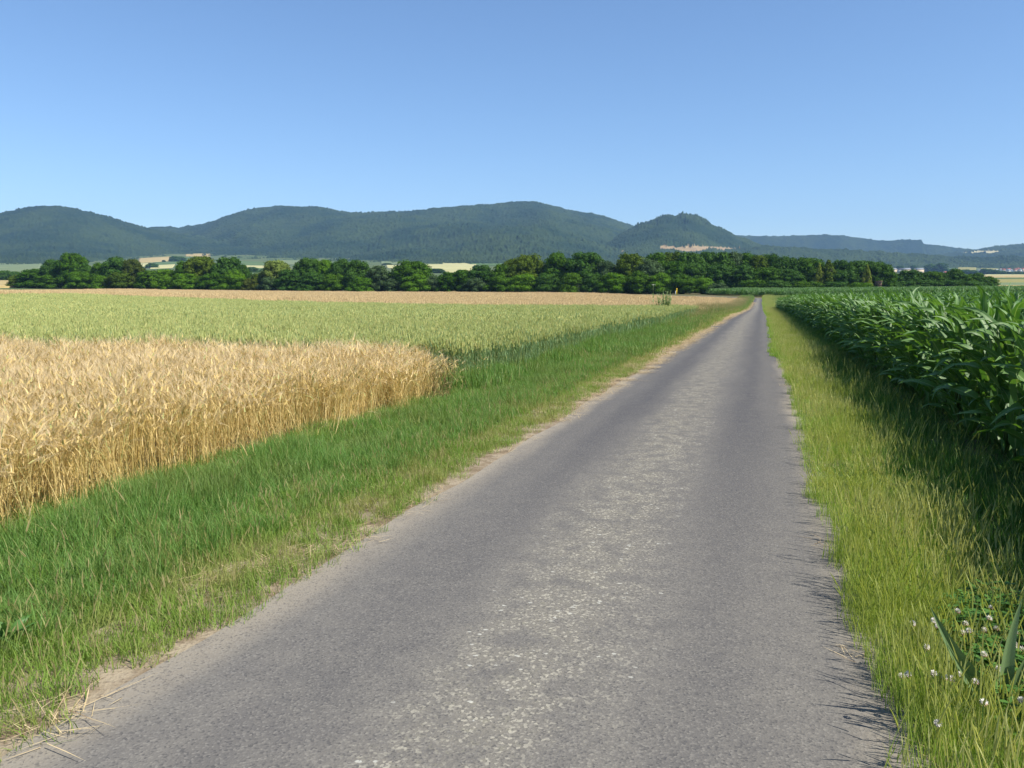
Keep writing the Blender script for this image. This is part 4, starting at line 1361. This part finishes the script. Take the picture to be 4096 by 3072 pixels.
def maize_parts(seed, h=1.0):
    """returns stalk mesh builder and the leaves of one plant, in plant coordinates"""
    q = np.random.default_rng(seed)
    a0 = q.random() * 2 * PI
    leaves = []
    n = 11
    for i in range(n):
        f = i / (n - 1)
        z = .07 + f * 1.12
        L = (.50 + .36 * math.sin(PI * min(1, f * .9 + .12))) * q.uniform(.88, 1.1)
        W = (.092 + .060 * math.sin(PI * min(1, f + .15))) * q.uniform(.9, 1.15)
        el = math.radians(52 + 28 * f + q.normal() * 9)
        dr = math.radians(126 - 54 * f + q.normal() * 26)
        leaves.append(maize_leaf(q, z, L, W, el, dr, a0 + PI * (i % 2) + q.normal() * .30))
    for k in range(2):
        leaves.append(maize_leaf(q, 1.10 + .06 * k, q.uniform(.48, .66), .095, math.radians(78 + q.normal() * 6), math.radians(q.uniform(40, 120)), a0 + 1.2 + PI * k + q.normal() * .3))
    st = MB().tube([(0, 0, -.03), (q.normal() * .01, q.normal() * .01, .55), (q.normal() * .02, q.normal() * .02, 1.2), (q.normal() * .03, q.normal() * .03, 1.42)], [.016, .014, .010, .004], 6)
    return st, leaves


def maize_single(seed, name="maize_plant"):
    st, leaves = maize_parts(seed)
    V = [np.array(st.v)]; UVs = [np.tile([[.2, .5]], (len(st.v), 1))]
    Q = [np.array(st.q)]; off = len(st.v)
    nst = len(st.q)
    for lv, lq, lu in leaves:
        V.append(lv); Q.append(lq + off); UVs.append(lu); off += len(lv)
    Q = np.concatenate(Q)
    return mesh_np(name, np.concatenate(V), Q, [M['stalk'], M['maize']], True, uv=np.concatenate(UVs), mat_idx=np.r_[np.zeros(nst), np.ones(len(Q) - nst)])


MAIZE_V0, ROW, STEP, MAIZE_END = 3.38, 0.75, 0.165, 126.0
r = np.random.default_rng(31)
pu, pv, prow = [], [], []
for k in range(60):
    v = MAIZE_V0 + k * ROW
    ustart = max(1.5, (v - .95) / math.tan(math.radians(17.5)) - 1.5) if k > 3 else 1.5
    if ustart > MAIZE_END: break
    uu = np.arange(ustart, MAIZE_END, STEP * (1 if ustart < 60 else 1.4))
    uu = uu + r.normal(size=len(uu)) * .03
    pu.append(uu); pv.append(v + r.normal(size=len(uu)) * .04); prow.append(np.full(len(uu), k))
pu, pv, prow = map(np.concatenate, (pu, pv, prow))
pxy = uv2xy(pu, pv)
ppx, ppy, pd = project(np.concatenate([pxy, np.full((len(pxy), 1), 1.2)], 1))
vis = (pd > 1) & (ppx < 4180)
score = np.where(vis, pd * (1 + .22 * prow), 1e9)
order = np.argsort(score)
near, rest = order[:300], np.sort(order[300:])

protos = []
for k in range(5):
    st, leaves = maize_parts(600 + k)
    sm = st.mesh("stalk", M['stalk'], True)
    lm = [mesh_np("leaf", a, b_, M['maize'], True, uv=c_) for a, b_, c_ in leaves]
    protos.append((sm, lm))
singles = [maize_single(620 + k) for k in range(6)]
ROWLABEL = ["broad leaved green maize plant in the outermost row facing the verge", "broad leaved green maize plant in the second row from the verge",
            "broad leaved green maize plant in the third row from the verge", "broad leaved green maize plant in the fourth row from the verge",
            "broad leaved green maize plant in the fifth row from the verge", "broad leaved green maize plant in the sixth row from the verge"]
first = {}
for rank, i in enumerate(near):
    x, y = pxy[i]
    row = int(min(prow[i], 5))
    s = r.uniform(.86, 1.08)
    lab = ROWLABEL[row]
    rz = r.random() * 2 * PI
    grp = "nearest maize plants right of the road, row %s" % ("one", "two", "three", "four", "five", "six")[row]
    loc = (x, y, gz(x, y))
    if rank < 120:
        t = thing("maize_plant", lab, "maize plant", loc, rz, grp, (s, s, s))
        sm, lm = protos[rank % 5]
        link("stalk", sm, t)
        for m_ in lm: link("leaf", m_, t)
    else:
        t = tag(link("maize_plant", singles[rank % 6], None, loc, rz, (s, s, s)), lab, "maize plant", grp)
P = pxy[rest]
n = len(P)
place("maize", "dark green maize crop filling the field behind the nearest plants", singles, P, r, .88, 1.08, .05)

# second maize field, beyond the pale cereal
us = np.concatenate([r.uniform(260, 300, 2600), r.uniform(300, 318, 1300)])
vs = np.concatenate([r.uniform(-16, 150, 2600), r.uniform(-9, 150, 1300)])
front = 260 + np.clip(-(vs - 4) * 1.35, 0, 80)
k = us > front
ps = uv2xy(us[k], vs[k])
k2 = (ps[:, 0] / ps[:, 1] < .63)
ps = ps[k2]


def maize_block(seed):
    q = np.random.default_rng(seed)
    V, Q, UVs, off = [], [], [], 0
    for i in range(14):
        bx, by = q.uniform(-.9, .9, 2)
        for j in range(7):
            f = j / 6
            lv, lq, lu = maize_leaf(q, .3 + f * .85, q.uniform(.7, .95), .15, math.radians(50 + 28 * f), math.radians(115 - 45 * f), q.random() * 6.28, 4, (bx, by))
            V.append(lv); Q.append(lq + off); UVs.append(lu); off += len(lv)
    return mesh_np("maize", np.concatenate(V), np.concatenate(Q), M['maize'], True, uv=np.concatenate(UVs))


blocks = [maize_block(640 + k) for k in range(4)]
place("maize", "far second maize field in front of the wood", blocks, ps, r, 1.0, 1.25, .02)

# ------------------------------------------------------------------ single plants of the verges
M['grey_maize'] = leaf_mat("young_maize_leaf", (0.13, 0.21, 0.085), (0.19, 0.27, 0.12), trans=.25, rough=.45, spec=.45)
q = np.random.default_rng(71)
bx, by = on_flat(4030, 2900)
ym = thing("young_maize_plant", "grey green young maize plant growing among the clover in the lower right corner", "maize plant", (bx, by, 0))


def strap(parent, tip_px, mid_px, W, dy=0.0, seed=0):
    """a long pointed leaf from the plant's base through a middle point to its tip"""
    b0 = np.array([bx, by, 0.03])

    def pt(p, k):
        d = ray(*p); d = d * ((by + k) / d[1]); return d + np.array([0, 0, EYE])
    m, t = pt(mid_px, dy * .5), pt(tip_px, dy)
    s = np.linspace(0, 1, 11)[:, None]
    Cc = (1 - s) ** 2 * b0 + 2 * s * (1 - s) * (2 * m - .5 * b0 - .5 * t) + s * s * t
    V = []
    view = np.array([0, -1, .25])
    for i in range(11):
        d = Cc[min(i + 1, 10)] - Cc[max(i - 1, 0)]
        d /= np.linalg.norm(d)
        side = np.cross(d, view); side /= np.linalg.norm(side)
        nn = np.cross(side, d)
        f = i / 10
        w = W * min(1, f * 3 + .35) * (1 - f ** 1.9) * .5 + .001
        for e in (-1, -.5, 0, .5, 1):
            V.append(Cc[i] + side * e * w - nn * (1 - abs(e)) * w * .55 - np.array([bx, by, 0]))
    V = np.array(V)
    link("leaf", mesh_np("leaf", V, grid_faces(11, 5), M['grey_maize'], True, attrs={"tint": np.tile([.6, .5, .05, .5, .6], 11)}), parent)


strap(ym, (3722, 2428), (3880, 2700), .085, -.06)
strap(ym, (4088, 2395), (4034, 2640), .065, .05)
strap(ym, (4120, 2600), (4075, 2740), .085, .0)
strap(ym, (3790, 2580), (3925, 2790), .035, -.12)
link("stalk", MB().tube([(0, 0, -.02), (0, 0, .05), (.004, 0, .12)], [.014, .012, .006], 7).mesh("stalk", M['grey_maize'], True), ym)

# clover: leaves as ground cover, flower heads one by one
M['clover'] = leaf_mat("clover_leaf", (0.065, 0.165, 0.028), (0.125, 0.250, 0.045), trans=.3, rough=.5)
M['petal'] = leaf_mat("clover_petals", (0.62, 0.58, 0.50), (0.80, 0.78, 0.72), (0.45, 0.28, 0.20), trans=.25, rough=.7, tcol=(1, .95, .85))


def clover_tuft(seed):
    q = np.random.default_rng(seed)
    V, Q, T = [], [], []
    for i in range(26):
        x, y = disc(1, .14, q)[0][:2]
        h = q.uniform(.07, .17); s = q.uniform(.010, .016); a0 = q.random() * 6.28; ti = q.random()
        for k in range(3):
            a = a0 + k * 2.094
            d = np.array([math.cos(a), math.sin(a), q.uniform(-.2, .35)]); w = np.array([-math.sin(a), math.cos(a), 0])
            c = np.array([x, y, h])
            b = len(V)
            V += [c, c + d * s + w * s * .75, c + d * s * 2.0 + w * s * .35, c + d * s * 2.0 - w * s * .35, c + d * s - w * s * .75]
            Q += [(b, b + 1, b + 2, b + 3), (b, b + 3, b + 4, b + 4)]
            T += [ti] * 5
        b = len(V)
        V += [np.array([x - .001, y, 0]), np.array([x + .001, y, 0]), np.array([x + .001, y, h]), np.array([x - .001, y, h])]
        Q.append((b, b + 1, b + 2, b + 3)); T += [.5] * 4
    Q4 = [f for f in Q if f[2] != f[3]]; Q3 = [f[:3] for f in Q if f[2] == f[3]]
    return mesh_np("clover", np.array(V), [np.array(Q4)] + ([np.array(Q3)] if Q3 else []), M['clover'], False, attrs={"tint": np.array(T)})


cl_v = [clover_tuft(700 + k) for k in range(4)]
cpix = [(q.uniform(3560, 4130), q.uniform(2500, 3000)) for _ in range(230)]
cp_ = np.array([on_flat(*p) for p in cpix])
cu = (cp_ - RO) @ RN
cp_ = cp_[cu > 1.92]
place("clover_leaves", "low dark green clover leaves in the lower right corner", cl_v, cp_, q, .8, 1.25, .1)
FL = [(1200, 465), (1020, 535), (1050, 580), (1260, 560), (1440, 520), (1455, 440), (1290, 615), (1240, 630), (1400, 610), (1495, 600), (1635, 625), (965, 740), (1690, 755),
      (1515, 905), (1015, 940), (825, 945), (775, 960), (1105, 970), (1155, 980), (1225, 950), (1335, 1005), (1400, 1160), (1685, 1145), (1050, 1320), (860, 560), (1640, 725), (1400, 795)]
hv, hq, ht, off = [], [], [], 0
for i in range(46):
    a = i * 2.4; z = 1 - 2 * (i + .5) / 46
    if z < -.55: continue
    d = np.array([math.cos(a) * math.sqrt(1 - z * z), math.sin(a) * math.sqrt(1 - z * z), z])
    w = np.cross(d, (0.2, .1, 1.0)); w /= np.linalg.norm(w)
    hv += [d * .003, d * .009 + w * .0022, d * .0135, d * .009 - w * .0022]
    hq.append((off, off + 1, off + 2, off + 3)); off += 4
    ht += [.95 if z < -.2 else q.random() * .8] * 4
head_me = mesh_np("flower_head", np.array(hv), np.array(hq), M['petal'], False, attrs={"tint": np.array(ht)})
for k, (zx, zy) in enumerate(FL):
    px, py = 3200 + zx / 1.903, 2200 + zy / 1.903
    hgt = q.uniform(.19, .25)
    d = ray(px, py)
    t_ = (hgt - EYE) / d[2]
    x, y = d[0] * t_, d[1] * t_
    fl = thing("clover_flower", "small white clover flower head among the grass in the lower right corner", "flower", (x, y, 0), k * 1.3, "white clover flowers by the lower right corner")
    st = MB().tube([(0.01, 0, 0), (.004, .003, hgt * .6), (0, 0, hgt - .004)], [.0016, .0014, .0012], 5).mesh("stem", M['clover'])
    link("stem", st, fl)
    o = link("flower_head", head_me, fl, (0, 0, hgt), 0, (1.15,) * 3)
    o.rotation_euler = (q.normal() * .25, q.normal() * .25, q.random() * 6)

# dock leaf at the left edge, brown weed clump by the barley corner, stray barley stalk
bx, by = on_flat(25, 2600)
dk = thing("dock_plant", "broad leaved dock plant in the grass at the left edge", "plant", (bx, by, 0))
M['dock'] = leaf_mat("dock_leaf", (0.06, 0.15, 0.03), (0.10, 0.21, 0.045), trans=.3, rough=.45)
for k in range(5):
    a = (-.2, 1.0, 2.4, 3.6, 5.0)[k]
    lv, lq, lu = maize_leaf(q, .02, .17, .06, math.radians(55 + 6 * k), math.radians(70), a, 7)
    link("leaf", mesh_np("leaf", lv, lq, M['dock'], True, attrs={"tint": np.full(len(lv), .5)}), dk)

M['dry_weed'] = leaf_mat("dry_brown_weed", (0.13, 0.085, 0.035), (0.22, 0.15, 0.065), (0.16, 0.18, 0.05), trans=.15, rough=.7)


def bushy(seed, n, R, h0, h1, w, lean, mat, nb=5):
    q = np.random.default_rng(seed)
    V, Q, T, Cc = ribbons(disc(n, R, q), q.uniform(h0, h1, n), np.full(n, w), q.random(n) * 6.28, abs(q.normal(size=n)) * lean, q.random(n) * .9, q, 5, 10)
    i = np.repeat(np.arange(n), nb); lv = q.integers(1, 6, n * nb)
    B = ribbons(Cc[i, lv], q.uniform(.05, .16, n * nb), np.full(n * nb, w * .9), q.random(n * nb) * 6.28, q.uniform(.2, 1.0, n * nb), np.full(n * nb, .3), q, 2, 4)
    return join([(V, Q, T), B[:3]])


wx, wy = uv2xy(12.4, -3.95)
V, Q, T = bushy(81, 60, .28, .30, .62, .005, .35, None, 8)
tag(link("dry_weed", mesh_np("dry_weed", V, Q, M['dry_weed'], False, attrs={"tint": T}), None, (wx, wy, 0)), "dried brown branching weed leaning out of the barley's far corner", "weed")
sx_, sy_ = on_flat(1290, 1740)
V, Q, T, Cc = ribbons(np.zeros((1, 3)), np.array([.62]), np.array([.006]), np.array([.1]), np.array([.75]), np.array([.95]), q, 7, 12)
stray = thing("barley_stalk", "single stray barley stalk bent out over the left verge grass", "barley stalk", (sx_, sy_, 0))
link("stem", mesh_np("stem", V, Q, M['barley'], False, attrs={"tint": np.full(len(V), .5)}), stray)
tp, dd = Cc[0, -1], Cc[0, -1] - Cc[0, -2]
n = 14
E_ = ribbons(np.repeat(tp[None], n, 0), q.uniform(.12, .2, n), np.full(n, .003), .1 + q.normal(size=n) * .15, np.full(n, 1.55) + q.normal(size=n) * .12, np.full(n, .5), q, 3, 2)
E2 = ribbons(tp[None], np.array([.10]), np.array([.017]), np.array([.1]), np.array([1.6]), np.array([.5]), q, 3, 5, face=.5)
V, Q, T = join([E2[:3], E_[:3]])
link("ear", mesh_np("ear", V, Q, M['awn'], False, attrs={"tint": T}), stray)

# tall weeds standing in the edge of the wheat
M['weed'] = leaf_mat("tall_weed_leaf", (0.24, 0.34, 0.13), (0.38, 0.46, 0.20), (0.50, 0.48, 0.25), trans=.25, rough=.6)
M['dock_seed'] = leaf_mat("rusty_dock_seed", (0.17, 0.105, 0.060), (0.26, 0.17, 0.10), trans=.1, rough=.7)
M['umbel'] = plain_mat("white_umbel", (0.62, 0.62, 0.56))


def tall_weed(name, label, px, top, u, w, n, mat, dens, grp=None, umbel=False):
    v = None
    # stand the plant where the sight line at this pixel column crosses distance u along the road
    m = (px - 2048) / F_PX
    a = RO + u * RD
    vv = (m * a[1] - a[0]) / (RN[0] - m * RN[1])
    x, y = uv2xy(u, vv)
    z = gz(x, y)
    h = at_Y(px, top, y)[2] - z
    q = np.random.default_rng(int(px))
    t = thing(name, label, "weed", (x, y, z), 0, grp)
    S = MB()
    tops = []
    for k in range(n):
        a = q.random() * 6.28; rr = w * .5 * math.sqrt(q.random())
        hh = h * (q.uniform(.62, 1.0) if k else 1.0)
        p1 = (math.cos(a) * rr * .3, math.sin(a) * rr * .3, 0); p2 = (math.cos(a) * rr, math.sin(a) * rr, hh)
        S.tube([p1, ((p1[0] + p2[0]) / 2, (p1[1] + p2[1]) / 2, hh * .5), p2], [.008, .006, .003], 5)
        tops.append((p1, p2, hh))
    link("stem", S.mesh("stem", M['weed']), t)
    b, az, ln = [], [], []
    for p1, p2, hh in tops:
        k = int(dens)
        f = q.uniform(.12, 1.0, k)
        b.append(np.stack([p1[0] + (p2[0] - p1[0]) * f, p1[1] + (p2[1] - p1[1]) * f, hh * f], 1))
        ln.append((.34 if mat is M['weed'] else .07) * (1.1 - f * .7) * q.uniform(.6, 1.1, k))
    b, ln = np.concatenate(b), np.concatenate(ln)
    kk = len(b)
    V, Q, T, _ = ribbons(b, ln, ln * .26 + .006, q.random(kk) * 6.28, q.uniform(.4, 1.2, kk), q.uniform(.2, 1.2, kk), q, 3, 2.2)
    link("leaves" if mat is M['weed'] else "seed_spike", mesh_np("leaves", V, Q, mat, False, attrs={"tint": T}), t)
    if umbel:
        U = MB()
        for k in range(26):
            a = q.random() * 6.28; rr = .16 * math.sqrt(q.random())
            x_, y_ = tops[0][1][0] + rr * math.cos(a), tops[0][1][1] + rr * math.sin(a)
            zz = tops[0][2] + .05 - rr * .25
            U.box(x_ - .017, x_ + .017, y_ - .017, y_ + .017, zz, zz + .014)
        link("flower_umbel", U.mesh("flower_umbel", M['umbel']), t)
    return t


tall_weed("tall_weed", "dense bushy green weed clump standing above the wheat edge", 2648, 1158, 61, 1.35, 22, M['weed'], 46)
tall_weed("hogweed", "tall thin white flowered plant left of the bushy weed clump", 2609, 1141, 61.5, .12, 2, M['weed'], 18, umbel=True)
tall_weed("tall_weed", "thin greyish weed just right of the bushy clump", 2674, 1168, 62.5, .35, 4, M['weed'], 20)
tall_weed("dock_stalk", "seeding weed stalk farthest left beside the bushy clump", 2601, 1190, 60, .18, 3, M['dock_seed'], 34)
tall_weed("dock_stalk", "seeding stalk standing right of the bushy weed clump below the yellow post", 2698, 1172, 63, .2, 3, M['dock_seed'], 36)
tall_weed("dock_stalk", "rusty red seed stalk left of the road where wheat meets verge", 2826, 1200, 66, .14, 3, M['dock_seed'], 50)
tall_weed("dock_stalk", "thin brown seed stalk, middle one on the verge before the tan strip", 2859, 1192, 72, .10, 2, M['dock_seed'], 34)
tall_weed("dock_stalk", "thin brown seed stalk, right one on the verge before the tan strip", 2871, 1196, 74, .10, 2, M['dock_seed'], 34)
tall_weed("dock_stalk", "pinkish seed stalk nearest the road on the verge before the tan strip", 2903, 1199, 78, .10, 2, M['dock_seed'], 34)
tall_weed("grass_clump", "tall tan grass clump on the left verge at the road's end", 2992, 1172, 232, 1.6, 16, M['dock_seed'], 40)

# ------------------------------------------------------------------ yellow marker post, raised hide
M['yellow'] = plain_mat("yellow_plastic", (0.85, 0.60, 0.02), rough=.45)
M['white'] = plain_mat("white_plastic", (0.75, 0.75, 0.72), rough=.5)
M['timber'] = plain_mat("weathered_timber", (0.12, 0.075, 0.05), (0.19, 0.125, 0.085), 4.0)
M['dark_gap'] = plain_mat("dark_opening", (0.012, 0.011, 0.010))
Yp = hedge_Y(2707) - 11
p = at_Y(2707, 1153, Yp); g = gz(p[0], p[1])
post = thing("marker_post", "yellow pipeline marker post standing at the hedge's foot", "post", (p[0], p[1], g))
h = p[2] - g
link("pole", MB().tube([(0, 0, -.2), (0, 0, h * .8)], [.13, .13], 10).mesh("pole", M['yellow']), post)
link("cap", MB().tube([(0, 0, h * .78), (0, 0, h * .82), (0, 0, h * .97), (0, 0, h)], [.15, .21, .21, .10], 10).mesh("cap", M['yellow']), post)
p2 = at_Y(2702, 1163, Yp + .5); g2 = gz(p2[0], p2[1])
h2 = p2[2] - g2
mk = thing("marker_post", "short white post just left of the yellow one", "post", (p2[0], p2[1], g2))
link("pole", MB().tube([(0, 0, -.2), (0, 0, h2 * .9)], [.08, .08], 8).mesh("pole", M['white']), mk)
link("cap", MB().tube([(0, 0, h2 * .88), (0, 0, h2)], [.12, .10], 8).mesh("cap", M['white']), mk)

Yh = 296.0
p = at_Y(3514, 1124, Yh); g = gz(p[0], p[1])
H = p[2] - g
hide = thing("raised_hide", "brown wooden raised hide on legs at the wood's right end", "hunting stand", (p[0], p[1], g), .35)
for a in (-.5, .5):
    for b in (-.5, .5):
        link("leg", MB().tube([(a * 1.7, b * 1.7, -.2), (a * 1.3, b * 1.3, H * .62)], [.09, .08], 6).mesh("leg", M['timber']), hide)
cab = link("cabin", MB().box(-.8, .8, -.8, .8, H * .60, H * .95).mesh("cabin", M['timber']), hide)
link("window", MB().box(-.5, .5, -.84, -.803, H * .78, H * .88).mesh("window", M['dark_gap']), cab)
link("roof", MB().box(-1.0, 1.0, -1.05, 1.0, H * .952, H * 1.0).mesh("roof", M['timber']), hide)
L = MB()
L.tube([(-.3, -1.5, 0), (-.3, -.85, H * .6)], [.05, .05], 5); L.tube([(.3, -1.5, 0), (.3, -.85, H * .6)], [.05, .05], 5)
for k in range(7):
    f = (k + .5) / 7.5
    L.tube([(-.3, -1.5 + .65 * f, H * .6 * f), (.3, -1.5 + .65 * f, H * .6 * f)], [.035, .035], 5)
link("ladder", L.mesh("ladder", M['timber']), hide)

# ------------------------------------------------------------------ the village in the distance
M['wall_white'] = plain_mat("white_render", (0.78, 0.76, 0.70))
M['wall_cream'] = plain_mat("cream_render", (0.66, 0.52, 0.34))
M['wall_grey'] = plain_mat("grey_render", (0.40, 0.40, 0.38))
M['roof_red'] = plain_mat("red_tiles", (0.33, 0.10, 0.065), (0.25, 0.08, 0.05), .5)
M['roof_grey'] = plain_mat("grey_roof", (0.24, 0.25, 0.27))
M['roof_dark'] = plain_mat("dark_slate", (0.09, 0.085, 0.09))
M['glass'] = plain_mat("window_glass", (0.03, 0.035, 0.045), rough=.15, spec=.6)


def house(name, label, px, wall_top, base, wpx, wall, roof, gable=True, rh=.5, rot=0.0, depth=9.0, group=None, storeys=2):
    g = hit_ground([px], [base])[0]
    x, y, z = g
    w = wpx / F_PX * y
    h = max(3.0, at_Y(px, wall_top, y)[2] - z)
    t = thing(name, label, "building" if name != "house" else "house", (x, y, z), rot, group)
    link("wall", MB().box(-w / 2, w / 2, -depth / 2, depth / 2, -1.5, h).mesh("wall", M[wall]), t)
    R = MB()
    e = .5
    if gable:
        rr = rh * depth * .7
        v = [(-w / 2 - e, -depth / 2 - e, h - .1), (w / 2 + e, -depth / 2 - e, h - .1), (w / 2 + e, depth / 2 + e, h - .1), (-w / 2 - e, depth / 2 + e, h - .1), (-w / 2 - e, 0, h + rr), (w / 2 + e, 0, h + rr)]
        R.v = v; R.q = [(0, 1, 5, 4), (2, 3, 4, 5), (3, 2, 1, 0)]; R.t = [(0, 4, 3), (1, 2, 5)]
        G = MB(); 
        G.v = [(-w / 2 - e - .05, -depth / 2, h), (-w / 2 - e - .05, depth / 2, h), (-w / 2 - e - .05, 0, h + rr * .93), (w / 2 + e + .05, -depth / 2, h), (w / 2 + e + .05, depth / 2, h), (w / 2 + e + .05, 0, h + rr * .93)]
        G.t = [(0, 2, 1), (3, 4, 5)]
        link("gable", G.mesh("gable", M[wall]), t)
    else:
        R.box(-w / 2 - e, w / 2 + e, -depth / 2 - e, depth / 2 + e, h + .004, h + 1.3)
    link("roof", R.mesh("roof", M[roof]), t)
    nw = max(2, int(w / 3.4))
    st = max(1, min(storeys, int(h / 2.8)))
    for i in range(nw):
        for s_ in range(st):
            cx = -w / 2 + w * (i + .5) / nw; cz = h * (s_ + .55) / st
            link("window", MB().box(cx - .6, cx + .6, -depth / 2 - .06, -depth / 2 + .05, cz - .7, cz + .7).mesh("window", M['glass']), t)
    return t


BG, HGp = "long pale buildings behind the wood", "houses of the red roofed village"
house("apartment_building", "pale building at the left end of the long row behind the wood", 3559, 1078, 1092, 15, 'wall_white', 'roof_grey', True, .35, depth=11, group=BG)
house("apartment_building", "cream building second from the left behind the wood", 3575, 1077, 1092, 16, 'wall_cream', 'roof_grey', True, .35, depth=11, group=BG)
house("apartment_building", "long cream building in the middle of the row behind the wood", 3622, 1077, 1092, 34, 'wall_cream', 'roof_grey', True, .35, depth=12, group=BG)
house("hall_building", "dark grey low building left of the long cream one", 3597, 1079, 1092, 18, 'wall_grey', 'roof_dark', True, .35, depth=12, group=BG)
house("apartment_building", "cream building at the right end of the row behind the wood", 3675, 1077, 1092, 32, 'wall_cream', 'roof_grey', True, .35, depth=12, group=BG)
house("house", "small red roofed house glimpsed over the middle of the dark hedge", 3780, 1092, 1097, 12, 'wall_cream', 'roof_red', True, .6)
house("farmhouse", "white flat farm building on top of the olive hillside field", 3872, 1060, 1068, 13, 'wall_white', 'roof_grey', False, depth=8)
house("barn", "low white wing right of the hilltop farm building", 3885, 1064, 1068, 12, 'wall_white', 'roof_grey', False, depth=7)
house("house", "bright white house left of the village", 3916, 1081, 1087, 14, 'wall_white', 'roof_grey', True, .25, depth=9)
house("house", "small cream house below the olive hillside field", 3855, 1086, 1093, 6, 'wall_cream', 'roof_dark', True, .5)
VIL = [(3985, 1080, 1087, 8, 'wall_white', 'roof_dark', 1.5, "white gabled first house at the left of the village"),
       (4002, 1078, 1083, 6, 'wall_white', 'roof_red', 1.4, "slim white gable left of the first red roof"),
       (4013, 1079, 1083, 16, 'wall_cream', 'roof_red', .1, "broad red roof, second house of the village"),
       (4033, 1082, 1088, 14, 'wall_white', 'roof_grey', .1, "white house with pale roof in the village's middle"),
       (4045, 1081, 1087, 8, 'wall_white', 'roof_red', 1.3, "white gable end right of the pale roof"),
       (4034, 1077, 1081, 14, 'wall_white', 'roof_red', .2, "red roofed house behind the white pale roofed one"),
       (4060, 1079, 1085, 16, 'wall_cream', 'roof_red', .15, "wide red roof right of the village's middle"),
       (4056, 1087, 1094, 10, 'wall_white', 'roof_dark', .3, "white walled house low at the village front"),
       (4080, 1078, 1085, 10, 'wall_white', 'roof_red', 1.35, "tall white gable under a red roof at the village's right"),
       (4090, 1076, 1082, 10, 'wall_cream', 'roof_red', .2, "red roof at the very right edge of the village"),
       (4074, 1086, 1094, 12, 'wall_grey', 'roof_dark', .2, "dark roofed house in the village's front row"),
       (4094, 1088, 1095, 10, 'wall_white', 'roof_red', .3, "front house at the picture's right edge"),
       (4020, 1087, 1094, 12, 'wall_grey', 'roof_dark', .2, "grey dark roofed house left in the village's front row"),
       (4070, 1075, 1080, 12, 'wall_cream', 'roof_red', .1, "highest red roof at the back of the village")]
for px, wt, bs, w, wl_, rf, rt, lb in VIL:
    house("house", lb, px, wt, bs, w, wl_, rf, True, .55, rt, 8.0, HGp)

# ------------------------------------------------------------------ the air
hz = MB().box(-4800, 4800, -500, 6750, -8, 640)
b = NB("hazy_air")
pv_ = b.n.new("ShaderNodeVolumePrincipled")
pv_.inputs["Color"].default_value = (0.375, 0.62, 0.99, 1)
pv_.inputs["Density"].default_value = 6.8e-5
pv_.inputs["Anisotropy"].default_value = 0.0
b.l.new(pv_.outputs[0], b.out.inputs["Volume"])
hm = hz.mesh("haze", b.m)
tag(link("haze", hm), "thin blue summer haze over the whole plain", kind="stuff")
